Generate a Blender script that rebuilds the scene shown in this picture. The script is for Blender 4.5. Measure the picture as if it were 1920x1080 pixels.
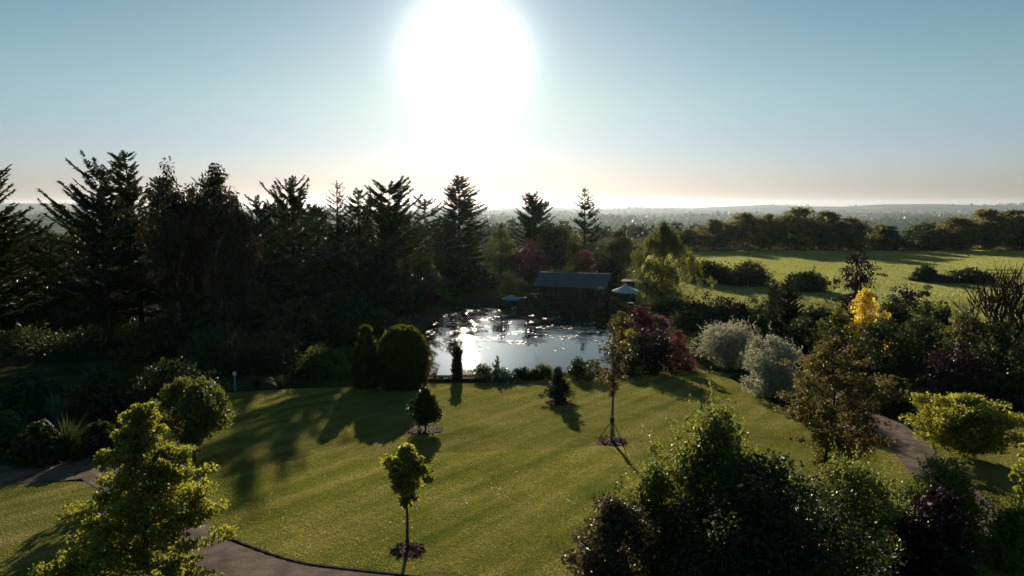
import bpy, math, random
import numpy as np
from mathutils import Vector, Matrix
from mathutils.geometry import delaunay_2d_cdt

for _o in list(bpy.data.objects):
    bpy.data.objects.remove(_o)
scene = bpy.context.scene
COL = scene.collection
R = math.radians

# ------------------------------------------------------------------ camera
CAM_H = 11.0
PITCH = math.atan(153 / 1280)          # downwards
FPX = 1280.0                           # focal length in pixels of a 1920 wide frame (24 mm)
cam_d = bpy.data.cameras.new('camera')
cam_d.sensor_width = 36.0
cam_d.lens = 24.0
cam_d.clip_start = 0.1
cam_d.clip_end = 60000
cam = bpy.data.objects.new('camera', cam_d)
COL.objects.link(cam)
cam.location = (0, 0, CAM_H)
cam.rotation_euler = (R(90) - PITCH, 0, 0)
scene.camera = cam

# ------------------------------------------------------------------ sky and sun
SUN_EL = R(12.1)
SUN_AZ = R(-3.8)                       # measured from +Y towards +X
SUN_DIR = Vector((math.sin(SUN_AZ) * math.cos(SUN_EL), math.cos(SUN_AZ) * math.cos(SUN_EL), math.sin(SUN_EL)))
SKY_STRENGTH = 0.05
SUN_STRENGTH = 5.0
EXPOSURE = 0.6

world = bpy.data.worlds.new('World')
scene.world = world
world.use_nodes = True
wn, wl = world.node_tree.nodes, world.node_tree.links
wn.clear()
wout = wn.new('ShaderNodeOutputWorld')
sky = wn.new('ShaderNodeTexSky')
sky.sky_type = 'NISHITA'
sky.sun_disc = False
sky.sun_elevation = SUN_EL
sky.sun_rotation = SUN_AZ
sky.altitude = 100
sky.air_density = 1.0
sky.dust_density = 0.12
sky.ozone_density = 2.0
bg = wn.new('ShaderNodeBackground')
bg.inputs['Strength'].default_value = SKY_STRENGTH
# the photograph's cooler white balance and its paler, dimmer band near the horizon
tcz = wn.new('ShaderNodeTexCoord'); sz = wn.new('ShaderNodeSeparateXYZ'); wl.new(tcz.outputs['Generated'], sz.inputs[0])
def sky_step(z0, z1, a, b):
    low = wn.new('ShaderNodeMapRange'); low.interpolation_type = 'SMOOTHSTEP'
    low.inputs[1].default_value = z0; low.inputs[2].default_value = z1
    wl.new(sz.outputs['Z'], low.inputs[0])
    band = wn.new('ShaderNodeMix'); band.data_type = 'RGBA'; wl.new(low.outputs[0], band.inputs[0])
    for i_, v_ in ((6, a), (7, b)):
        if isinstance(v_, tuple): band.inputs[i_].default_value = (*v_, 1)
        else: wl.new(v_, band.inputs[i_])
    return band.outputs[2]
b1 = sky_step(-.03, .075, (.40, .375, .70), (.90, .88, 1.12))
b2 = sky_step(.055, .16, b1, (1.10, 1.15, 1.06))
b2 = sky_step(.17, .38, b2, (.86, 1.06, 1.0))
tint = wn.new('ShaderNodeVectorMath'); tint.operation = 'MULTIPLY'
wl.new(sky.outputs['Color'], tint.inputs[0]); wl.new(b2, tint.inputs[1]); wl.new(tint.outputs[0], bg.inputs['Color'])
# the bright ring of air round the sun itself
tc = wn.new('ShaderNodeTexCoord')
dot = wn.new('ShaderNodeVectorMath'); dot.operation = 'DOT_PRODUCT'
dot.inputs[1].default_value = SUN_DIR
wl.new(tc.outputs['Generated'], dot.inputs[0])
def wmath(op, a, b=None):
    n = wn.new('ShaderNodeMath'); n.operation = op
    for i, v in enumerate((a, b)):
        if v is None: continue
        if isinstance(v, (int, float)): n.inputs[i].default_value = v
        else: wl.new(v, n.inputs[i])
    return n.outputs[0]
clampd = wmath('MINIMUM', dot.outputs['Value'], 1.0)
ang = wmath('ARCCOSINE', clampd)
q1 = wmath('DIVIDE', ang, R(3.8)); q1 = wmath('MULTIPLY', q1, q1)
core = wmath('MULTIPLY', wmath('EXPONENT', wmath('MULTIPLY', q1, -1.0)), 1.3)
q2 = wmath('DIVIDE', ang, R(8.0))
halo = wmath('MULTIPLY', wmath('EXPONENT', wmath('MULTIPLY', q2, -1.0)), 0.14)
aur = wmath('ADD', core, halo)
bg2 = wn.new('ShaderNodeBackground')
bg2.inputs['Color'].default_value = (1.0, 0.97, 0.93, 1)
wl.new(aur, bg2.inputs['Strength'])
addw = wn.new('ShaderNodeAddShader')
wl.new(bg.outputs[0], addw.inputs[0]); wl.new(bg2.outputs[0], addw.inputs[1])
wl.new(addw.outputs[0], wout.inputs['Surface'])

sun_d = bpy.data.lights.new('sun', 'SUN')
sun_d.energy = SUN_STRENGTH
sun_d.angle = R(0.53)
sun_d.color = (1.0, 0.86, 0.68)
sun = bpy.data.objects.new('sun', sun_d)
COL.objects.link(sun)
sun.location = SUN_DIR * 200
sun.rotation_euler = SUN_DIR.to_track_quat('Z', 'Y').to_euler()

vs = scene.view_settings
vs.view_transform = 'Standard'
vs.look = 'None'
vs.exposure = EXPOSURE
vs.gamma = 1.0
vs.use_curve_mapping = False
cy = scene.cycles
cy.max_bounces = 6
cy.diffuse_bounces = 2
cy.glossy_bounces = 3
cy.transmission_bounces = 3
cy.volume_bounces = 1
cy.transparent_max_bounces = 4
cy.use_denoising = True
cy.sample_clamp_indirect = 4.0
cy.caustics_reflective = False
cy.caustics_refractive = False

# ------------------------------------------------------------------ helpers
def nrm(a):
    return a / np.clip(np.linalg.norm(a, axis=-1, keepdims=True), 1e-9, None)

class MB:
    """collects vertices and faces, builds ONE mesh"""
    def __init__(s):
        s.V = []; s.L = []; s.S = []; s.T = []; s.M = []; s.n = 0
    def add(s, V, F, tone=None, mat=0):
        V = np.asarray(V, float).reshape(-1, 3); F = np.asarray(F, int)
        if len(F) == 0: return
        s.V.append(V); s.L.append((F + s.n).ravel()); s.S.append(np.full(len(F), F.shape[1]))
        s.T.append(np.full(len(F), .5) if tone is None else np.asarray(tone, float) * np.ones(len(F)))
        s.M.append(np.full(len(F), mat)); s.n += len(V)
    def mesh(s, name, mats, smooth=False):
        me = bpy.data.meshes.new(name)
        V = np.concatenate(s.V); L = np.concatenate(s.L); S = np.concatenate(s.S)
        me.vertices.add(len(V)); me.vertices.foreach_set('co', V.astype(np.float32).ravel())
        me.loops.add(len(L)); me.loops.foreach_set('vertex_index', L.astype(np.int32))
        me.polygons.add(len(S))
        st = np.concatenate(([0], np.cumsum(S)[:-1]))
        me.polygons.foreach_set('loop_start', st.astype(np.int32))
        me.polygons.foreach_set('loop_total', S.astype(np.int32))
        me.polygons.foreach_set('material_index', np.concatenate(s.M).astype(np.int32))
        me.polygons.foreach_set('use_smooth', np.full(len(S), bool(smooth)))
        a = me.attributes.new('tone', 'FLOAT', 'FACE')
        a.data.foreach_set('value', np.concatenate(s.T).astype(np.float32))
        for m in (mats if isinstance(mats, (list, tuple)) else [mats]): me.materials.append(m)
        me.update(calc_edges=True)
        return me
    def box(s, c, sz, rz=0, tone=None, mat=0):
        x, y, z = sz[0] / 2, sz[1] / 2, sz[2] / 2
        V = np.array([(-x,-y,-z),(x,-y,-z),(x,y,-z),(-x,y,-z),(-x,-y,z),(x,-y,z),(x,y,z),(-x,y,z)])
        if rz:
            ca, sa = math.cos(rz), math.sin(rz)
            V = np.c_[V[:,0]*ca - V[:,1]*sa, V[:,0]*sa + V[:,1]*ca, V[:,2]]
        s.add(V + np.array(c), [(0,3,2,1),(4,5,6,7),(0,1,5,4),(1,2,6,5),(2,3,7,6),(3,0,4,7)], tone, mat)
    def tube(s, pts, rad, n=6, cap=True, mat=0, tone=None):
        pts = np.asarray(pts, float); k = len(pts)
        rad = np.broadcast_to(np.asarray(rad, float), (k,))
        t = nrm(np.gradient(pts, axis=0))
        ref = np.array([1., 0, 0]) if abs(t[0][0]) < .8 else np.array([0, 1., 0])
        u = nrm(np.cross(t, ref)); v = np.cross(t, u)
        a = np.linspace(0, 2*np.pi, n, endpoint=False)
        ring = pts[:,None,:] + rad[:,None,None]*(np.cos(a)[None,:,None]*u[:,None,:] + np.sin(a)[None,:,None]*v[:,None,:])
        V = ring.reshape(-1, 3)
        i = np.arange(k-1)[:,None]*n + np.arange(n)[None,:]
        j = np.arange(k-1)[:,None]*n + (np.arange(n)[None,:]+1) % n
        F = np.stack([i, j, j+n, i+n], -1).reshape(-1, 4)
        s.add(V, F, tone, mat)
        if cap and n > 3:
            s.add(V[:n], [tuple(range(n))[::-1]], tone, mat); s.add(V[-n:], [tuple(range(n))], tone, mat)
    def lathe(s, prof, n=16, c=(0,0,0), mat=0, tone=None):
        a = np.linspace(0, 2*np.pi, n, endpoint=False); k = len(prof)
        V = np.array([[(r*math.cos(t), r*math.sin(t), z) for t in a] for r, z in prof]).reshape(-1, 3) + np.array(c)
        i = np.arange(k-1)[:,None]*n + np.arange(n)[None,:]
        j = np.arange(k-1)[:,None]*n + (np.arange(n)[None,:]+1) % n
        s.add(V, np.stack([i, j, j+n, i+n], -1).reshape(-1, 4), tone, mat)
    def leaves(s, P, D, N, L, W, tone=None, mat=0):
        """leaf-shaped quads: base point P, direction D, normal N"""
        P = np.asarray(P, float); n = len(P)
        if n == 0: return
        D = nrm(D); side = nrm(np.cross(N, D)); N = np.cross(D, side)
        L = np.broadcast_to(np.asarray(L, float), (n,))[:,None]; W = np.broadcast_to(np.asarray(W, float), (n,))[:,None]
        mid = P + D*L*.45 + N*W*.18
        V = np.stack([P, mid + side*W*.5, P + D*L, mid - side*W*.5], 1).reshape(-1, 3)
        F = np.arange(n)[:,None]*4 + np.arange(4)[None,:]
        s.add(V, F, tone, mat)

def link(name, me, parent=None, loc=None):
    o = bpy.data.objects.new(name, me); COL.objects.link(o)
    if parent is not None: o.parent = parent
    if loc is not None: o.location = loc
    return o
def tag(o, label=None, cat=None, group=None, kind=None):
    for k, v in (('label', label), ('category', cat), ('group', group), ('kind', kind)):
        if v: o[k] = v
    return o
def thing(name, label, cat, loc, rz=0, group=None):
    o = link(name, None, None, loc); o.rotation_euler = (0, 0, rz); o.empty_display_size = .3
    return tag(o, label, cat, group)

# ------------------------------------------------------------------ materials
def mat_new(name):
    m = bpy.data.materials.new(name); m.use_nodes = True
    nt = m.node_tree; nt.nodes.clear()
    return m, nt, nt.nodes.new, nt.links.new
def leaf_mat(name, c1, c2, trans=None, tw=.45, spec=.16, rough=.5):
    """leaf: two tones picked per leaf, light shining through it"""
    m, nt, N, Lk = mat_new(name)
    out = N('ShaderNodeOutputMaterial')
    at_ = N('ShaderNodeAttribute'); at_.attribute_name = 'tone'
    mix = N('ShaderNodeMix'); mix.data_type = 'RGBA'
    mix.inputs[6].default_value = (*c1, 1); mix.inputs[7].default_value = (*c2, 1)
    Lk(at_.outputs['Fac'], mix.inputs[0])
    p = N('ShaderNodeBsdfPrincipled'); p.inputs['Roughness'].default_value = rough
    p.inputs['Specular IOR Level'].default_value = spec
    Lk(mix.outputs[2], p.inputs['Base Color'])
    tr = N('ShaderNodeBsdfTranslucent')
    mul = N('ShaderNodeMix'); mul.data_type = 'RGBA'; mul.blend_type = 'MULTIPLY'; mul.inputs[0].default_value = 1
    Lk(mix.outputs[2], mul.inputs[6]); mul.inputs[7].default_value = (*(trans or (1.9, 1.7, .8)), 1)
    Lk(mul.outputs[2], tr.inputs['Color'])
    ms = N('ShaderNodeMixShader'); ms.inputs[0].default_value = tw
    Lk(p.outputs[0], ms.inputs[1]); Lk(tr.outputs[0], ms.inputs[2]); Lk(ms.outputs[0], out.inputs['Surface'])
    return m
def noise_mat(name, c1, c2, scale, rough=.9, bump=.3, detail=6, c3=None, spec=.05, bscale=None, metal=0):
    m, nt, N, Lk = mat_new(name)
    out = N('ShaderNodeOutputMaterial'); p = N('ShaderNodeBsdfPrincipled')
    tcn = N('ShaderNodeNewGeometry'); n1 = N('ShaderNodeTexNoise')
    n1.inputs['Scale'].default_value = scale; n1.inputs['Detail'].default_value = detail
    Lk(tcn.outputs['Position'], n1.inputs['Vector'])
    r = N('ShaderNodeValToRGB'); e = r.color_ramp.elements
    e[0].position = .32; e[0].color = (*c1, 1); e[1].position = .68; e[1].color = (*c2, 1)
    if c3: k = e.new(.5); k.color = (*c3, 1)
    Lk(n1.outputs['Fac'], r.inputs['Fac']); Lk(r.outputs['Color'], p.inputs['Base Color'])
    p.inputs['Roughness'].default_value = rough; p.inputs['Specular IOR Level'].default_value = spec
    p.inputs['Metallic'].default_value = metal
    if bump:
        n2 = N('ShaderNodeTexNoise'); n2.inputs['Scale'].default_value = bscale or scale*3; n2.inputs['Detail'].default_value = 5
        Lk(tcn.outputs['Position'], n2.inputs['Vector'])
        b = N('ShaderNodeBump'); b.inputs['Strength'].default_value = bump; b.inputs['Distance'].default_value = .05
        Lk(n2.outputs['Fac'], b.inputs['Height']); Lk(b.outputs['Normal'], p.inputs['Normal'])
    Lk(p.outputs[0], out.inputs['Surface'])
    return m

M = {}
M['bark'] = noise_mat('bark', (.035,.026,.018), (.075,.056,.04), 6)
M['bark_dark'] = noise_mat('bark_dark', (.018,.014,.011), (.04,.031,.024), 5)
M['bark_birch'] = noise_mat('bark_birch', (.10,.09,.08), (.3,.28,.26), 9, rough=.7)
M['soil'] = noise_mat('soil', (.02,.014,.01), (.05,.036,.026), 8)
M['mulch'] = noise_mat('mulch', (.05,.026,.02), (.14,.075,.055), 14, bump=.8)
M['gravel'] = noise_mat('gravel', (.075,.054,.041), (.18,.132,.102), 2.2, bump=.5, c3=(.12,.088,.068), bscale=30)
M['timber'] = noise_mat('timber', (.07,.045,.03), (.16,.105,.07), 5)
M['timber_dark'] = noise_mat('timber_dark', (.025,.018,.014), (.06,.045,.034), 5)
M['stone'] = noise_mat('stone', (.2,.18,.16), (.36,.33,.3), 4)
M['roof_metal'] = noise_mat('roof_metal', (.062,.108,.118), (.082,.136,.148), 1.5, rough=.75, bump=.05, spec=.08)
M['white_paint'] = noise_mat('white_paint', (.6,.58,.55), (.75,.73,.7), 5, rough=.6, bump=0)
M['canvas'] = noise_mat('canvas', (.38,.42,.41), (.46,.5,.49), 5, rough=.9, bump=0)
M['canvas_blue'] = noise_mat('canvas_blue', (.16,.29,.36), (.21,.35,.42), 5, rough=.8, bump=0)
M['metal_dark'] = noise_mat('metal_dark', (.03,.03,.03), (.05,.05,.05), 5, rough=.5, bump=0)
M['glass_dark'] = noise_mat('glass_dark', (.01,.012,.014), (.02,.024,.028), 2, rough=.06, bump=0, spec=.5)
M['terracotta'] = noise_mat('terracotta', (.16,.09,.06), (.26,.15,.1), 4)

# conifers
LM = {}
LM['conifer'] = leaf_mat('conifer_needles', (.016,.026,.014), (.036,.052,.024), tw=.3, spec=.1)
LM['conifer_brown'] = leaf_mat('conifer_brown', (.04,.032,.018), (.085,.06,.032), tw=.3, spec=.2)
LM['birch_brown'] = leaf_mat('weeping_birch_leaf', (.02,.021,.011), (.042,.038,.02), tw=.28, trans=(1.6,1.35,.8))
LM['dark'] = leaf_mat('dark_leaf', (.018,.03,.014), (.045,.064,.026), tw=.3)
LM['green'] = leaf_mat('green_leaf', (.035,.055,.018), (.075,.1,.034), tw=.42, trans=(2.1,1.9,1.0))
LM['olive'] = leaf_mat('olive_leaf', (.055,.066,.028), (.12,.13,.06), tw=.45, trans=(2.0,1.8,1.0))
LM['lime'] = leaf_mat('lime_leaf', (.07,.095,.02), (.17,.19,.045), tw=.5)
LM['maple_lime'] = leaf_mat('maple_lime_leaf', (.07,.098,.022), (.18,.195,.055), tw=.57, trans=(2.75,2.4,1.05))
LM['willow'] = leaf_mat('willow_leaf', (.06,.08,.026), (.12,.14,.05), tw=.45)
LM['silver'] = leaf_mat('silver_leaf', (.18,.2,.14), (.42,.43,.32), tw=.4, trans=(1.25,1.2,1.0))
LM['purple'] = leaf_mat('purple_leaf', (.022,.013,.0135), (.05,.029,.03), tw=.24, trans=(1.2,1.0,1.0))
LM['crimson'] = leaf_mat('crimson_leaf', (.05,.013,.017), (.105,.027,.034), tw=.32, trans=(1.4,1.1,1.1))
LM['red'] = leaf_mat('red_leaf', (.095,.036,.032), (.2,.078,.065), tw=.35, trans=(1.4,1.1,1.1))
LM['plum'] = leaf_mat('plum_leaf', (.05,.024,.028), (.12,.058,.062), tw=.33, trans=(1.4,1.1,1.1))
LM['golden'] = leaf_mat('golden_leaf', (.45,.34,.035), (.74,.58,.12), tw=.5, trans=(1.5,1.4,.9))
LM['gold_green'] = leaf_mat('gold_green_leaf', (.10,.12,.022), (.3,.29,.065), tw=.45, trans=(2.1,1.95,.9))
LM['bronze'] = leaf_mat('bronze_leaf', (.06,.056,.024), (.125,.11,.048), tw=.46, trans=(1.9,1.7,.95))
LM['viburnum'] = leaf_mat('viburnum_leaf', (.035,.034,.017), (.085,.068,.035), tw=.36, trans=(1.5,1.35,.9), spec=.3)
LM['birch_sapling'] = leaf_mat('birch_sapling_leaf', (.05,.045,.02), (.11,.09,.04), tw=.42, trans=(1.7,1.5,.9))
LM['lollipop'] = leaf_mat('round_tree_leaf', (.04,.058,.017), (.1,.118,.034), tw=.44, trans=(2.3,2.0,.9))
LM['rough'] = leaf_mat('rough_grass_blade', (.03,.036,.013), (.06,.062,.024), tw=.4, spec=.02)
LM['thuja'] = leaf_mat('thuja_leaf', (.024,.038,.01), (.065,.082,.02), tw=.45, trans=(2.2,1.9,.8))
LM['fresh'] = leaf_mat('fresh_leaf', (.065,.09,.022), (.14,.165,.05), tw=.5, trans=(2.1,1.9,1.0), spec=.3, rough=.42)
LM['blue'] = leaf_mat('blue_spruce_leaf', (.05,.085,.075), (.1,.15,.13), tw=.3)
LM['grass'] = leaf_mat('grass_blade', (.055,.07,.016), (.115,.12,.03), tw=.5, spec=.05)
LM['reed'] = leaf_mat('reed_blade', (.05,.05,.02), (.11,.1,.045), tw=.4)

# ------------------------------------------------------------------ terrain
POND_PX = [(800,706),(772,668),(778,634),(812,606),(838,586),(880,577),(960,575),(1050,576),(1110,586),(1152,606),(1168,640),(1152,690),(1120,702),(1000,704),(900,706)]
def ray(px, py):
    u, v = (px - 960) / FPX, (540 - py) / FPX
    c, s = math.cos(PITCH), math.sin(PITCH)
    return np.array([u, c + v*s, -s + v*c])
def flat_at(px, py, z=0.0):
    r = ray(px, py); t = (z - CAM_H) / r[2]
    return (r[0]*t, r[1]*t)
def smooth_poly(pts, sub=6):
    P = np.array(pts, float); n = len(P); out = []
    for i in range(n):
        p0, p1, p2, p3 = P[i-1], P[i], P[(i+1) % n], P[(i+2) % n]
        for k in range(sub):
            t = k/sub
            out.append(.5*((2*p1) + (-p0+p2)*t + (2*p0-5*p1+4*p2-p3)*t*t + (-p0+3*p1-3*p2+p3)*t**3))
    return np.array(out)
POND = smooth_poly([flat_at(*p) for p in POND_PX], 5)
def inside(P, poly):
    x, y = P[...,0], P[...,1]; r = np.zeros(x.shape, bool); n = len(poly)
    for i in range(n):
        (x1, y1), (x2, y2) = poly[i-1], poly[i]
        if y1 == y2: continue
        c = ((y1 > y) != (y2 > y)) & (x < (x2-x1)*(y-y1)/(y2-y1) + x1)
        r ^= c
    return r
def poly_sd(P, poly):
    d = np.full(P.shape[:-1], 1e9); n = len(poly)
    for i in range(n):
        a, b = poly[i-1], poly[i]; ab = b - a
        t = np.clip(((P - a) @ ab) / (ab @ ab + 1e-12), 0, 1)
        d = np.minimum(d, np.linalg.norm(P - (a + t[...,None]*ab), axis=-1))
    return np.where(inside(P, poly), -d, d)
def sstep(a, b, x):
    t = np.clip((x-a)/(b-a), 0, 1); return t*t*(3-2*t)
def gz(x, y):
    x = np.asarray(x, float); y = np.asarray(y, float)
    r = np.hypot(x, y)
    s = 44.5 - np.clip(y, -25, 1e9)
    z = .4 + .08*(np.where(s > 0, s, 0)) * sstep(-1, 6, s)
    z = z + .12*np.sin(x*.11+1.3)*np.sin(y*.09+.4) * sstep(46, 60, np.maximum(y, np.abs(x)+22))
    z = z - (50 + z)*sstep(172, 1150, r) + 1.0*np.sin(x*.004)*np.sin(y*.005)*sstep(300, 900, r)
    az = np.degrees(np.arctan2(x, y))
    front = sstep(100, 70, np.abs(az))
    z = z + front*sstep(400, 2500, r)*6*(np.sin(az*.5+r*.0012)+np.sin(az*.23+r*.0021+2))
    z = z + np.exp(-((r-9300)/1500)**2)*(36 + 62*sstep(4, 40, az) + 55*sstep(-15, -38, az) + 9*np.sin(az*.7)+5*np.sin(az*1.9+1))
    near = (np.abs(x) < 22) & (y > 35) & (y < 85)
    if near.any():
        sd = np.full(z.shape, 9.0)
        P = np.stack([x, y], -1)
        sd[near] = poly_sd(P[near], POND)
        bank = np.where(sd < 0, -np.minimum(.9, .6*-sd) - .01, z*sstep(-.05, 1.1, sd))
        z = np.where(sd < 2, bank, z)
    return z
def g1(x, y): return float(gz(np.array([x]), np.array([y]))[0])
_ts = np.geomspace(3, 6000, 6000)
def at(px, py):
    r = ray(px, py); p = r[None,:]*_ts[:,None]; p[:,2] += CAM_H
    f = p[:,2] - gz(p[:,0], p[:,1])
    i = int(np.argmax(f < 0)); i = max(i, 1)
    t = f[i-1]/(f[i-1]-f[i]); q = p[i-1]*(1-t)+p[i]*t
    return (q[0], q[1], g1(q[0], q[1]))
def top_z(y, py): # height of the ray through row py at distance y
    r = ray(960, py); return CAM_H + r[2]/r[1]*y
def depth(y, z): return y*math.cos(PITCH) + (CAM_H - z)*math.sin(PITCH)
def spot(px, d):
    z = 1.0
    for _ in range(4):
        x = (px-960)/FPX*depth(d, z); z = g1(x, d)
    return (x, d, z)

def sheet(name, xs, ys, fz, mat, kind='structure'):
    X, Y = np.meshgrid(xs, ys); Z = fz(X, Y); n = len(xs); k = len(ys)
    i = np.arange(k-1)[:,None]*n + np.arange(n-1)[None,:]
    F = np.stack([i, i+1, i+n+1, i+n], -1).reshape(-1, 4)
    b = MB(); b.add(np.stack([X, Y, Z], -1).reshape(-1, 3), F)
    return tag(link(name, b.mesh(name, mat, True)), kind=kind)

def ground_material():
    m, nt, N, Lk = mat_new('ground')
    out = N('ShaderNodeOutputMaterial'); p = N('ShaderNodeBsdfPrincipled'); p.inputs['Roughness'].default_value = .95
    p.inputs['Specular IOR Level'].default_value = 0
    geo = N('ShaderNodeNewGeometry')
    n1 = N('ShaderNodeTexNoise'); n1.inputs['Scale'].default_value = .35; n1.inputs['Detail'].default_value = 8
    Lk(geo.outputs['Position'], n1.inputs['Vector'])
    r1 = N('ShaderNodeValToRGB'); e = r1.color_ramp.elements
    e[0].position = .35; e[0].color = (.022,.026,.012,1); e[1].position = .65; e[1].color = (.05,.06,.022,1)
    Lk(n1.outputs['Fac'], r1.inputs['Fac'])
    # far farmland: irregular fields
    vo = N('ShaderNodeTexVoronoi'); vo.inputs['Scale'].default_value = .0042
    mp = N('ShaderNodeMapping'); mp.inputs['Scale'].default_value = (1, .55, 1); mp.inputs['Rotation'].default_value = (0,0,.4)
    Lk(geo.outputs['Position'], mp.inputs['Vector']); Lk(mp.outputs[0], vo.inputs['Vector'])
    sp = N('ShaderNodeSeparateColor'); Lk(vo.outputs['Color'], sp.inputs[0])
    r2 = N('ShaderNodeValToRGB'); r2.color_ramp.interpolation = 'CONSTANT'; e = r2.color_ramp.elements
    e[0].color = (.03,.045,.016,1); e[1].position = .3; e[1].color = (.055,.075,.026,1)
    for ps, c in ((.55,(.024,.036,.015)), (.72,(.075,.072,.04)), (.84,(.055,.07,.024)), (.93,(.11,.095,.06))):
        k = e.new(ps); k.color = (*c, 1)
    Lk(sp.outputs[0], r2.inputs['Fac'])
    ln = N('ShaderNodeVectorMath'); ln.operation = 'LENGTH'; Lk(geo.outputs['Position'], ln.inputs[0])
    mr = N('ShaderNodeMapRange'); mr.inputs[1].default_value = 185; mr.inputs[2].default_value = 215; Lk(ln.outputs['Value'], mr.inputs[0])
    mx = N('ShaderNodeMix'); mx.data_type = 'RGBA'; Lk(mr.outputs[0], mx.inputs[0]); Lk(r1.outputs[0], mx.inputs[6]); Lk(r2.outputs[0], mx.inputs[7])
    Lk(mx.outputs[2], p.inputs['Base Color'])
    n2 = N('ShaderNodeTexNoise'); n2.inputs['Scale'].default_value = 6; Lk(geo.outputs['Position'], n2.inputs['Vector'])
    b = N('ShaderNodeBump'); b.inputs['Strength'].default_value = .5; b.inputs['Distance'].default_value = .1
    Lk(n2.outputs['Fac'], b.inputs['Height']); Lk(b.outputs[0], p.inputs['Normal'])
    Lk(p.outputs[0], out.inputs['Surface'])
    return m
def make_ground():
    # one sheet: fine near the garden, ever coarser out to the horizon
    def axis(fine0, fine1, step, lo, hi):
        a = list(np.arange(fine0, fine1+.01, step)); s = step; v = fine1
        while v < hi: s *= 1.13; v += s; a.append(v)
        s = step; v = fine0
        while v > lo: s *= 1.13; v -= s; a.insert(0, v)
        return np.array(a)
    xs = axis(-22, 34, .75, -13000, 13000); ys = axis(4, 84, .75, -2500, 13000)
    sheet('ground', xs, ys, gz, ground_material())
make_ground()

def patch(name, poly, mat, dz, step, kind='structure', smooth=True):
    """flat-lying surface with a clean outline that follows the ground"""
    poly = np.asarray(poly, float)
    lo, hi = poly.min(0), poly.max(0)
    gx, gy = np.meshgrid(np.arange(lo[0], hi[0], step), np.arange(lo[1], hi[1], step))
    P = np.stack([gx.ravel(), gy.ravel()], -1) + np.random.default_rng(3).uniform(-.1, .1, (gx.size, 2))*step
    P = P[poly_sd(P, poly) < -step*.4]
    # boundary resampled
    Q = []
    for i in range(len(poly)):
        a, b = poly[i], poly[(i+1) % len(poly)]; k = max(1, int(np.linalg.norm(b-a)/step))
        Q += [a + (b-a)*t/k for t in range(k)]
    n = len(Q); allp = [Vector(p) for p in Q] + [Vector(p) for p in P]
    v, e, f, *_ = delaunay_2d_cdt(allp, [(i, (i+1) % n) for i in range(n)], [list(range(n))], 1, 1e-5)
    V = np.array([(p.x, p.y) for p in v]); Z = gz(V[:,0], V[:,1]) + dz
    b = MB(); b.add(np.c_[V, Z], [t for t in f if len(t) == 3])
    return tag(link(name, b.mesh(name, mat, smooth)), kind=kind)
def strip_poly(center, widths):
    C = np.array(center, float); t = nrm(np.gradient(C, axis=0)); n = np.c_[-t[:,1], t[:,0]]
    w = np.broadcast_to(np.asarray(widths, float), (len(C),))[:,None]/2
    return np.concatenate([C + n*w, (C - n*w)[::-1]])
def curve_pts(pts, sub=8):
    P = np.array(pts, float); P = np.vstack([2*P[0]-P[1], P, 2*P[-1]-P[-2]]); out = []
    for i in range(1, len(P)-2):
        p0, p1, p2, p3 = P[i-1:i+3]
        for k in range(sub):
            t = k/sub
            out.append(.5*((2*p1) + (-p0+p2)*t + (2*p0-5*p1+4*p2-p3)*t*t + (-p0+3*p1-3*p2+p3)*t**3))
    out.append(P[-2]); return np.array(out)

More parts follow.
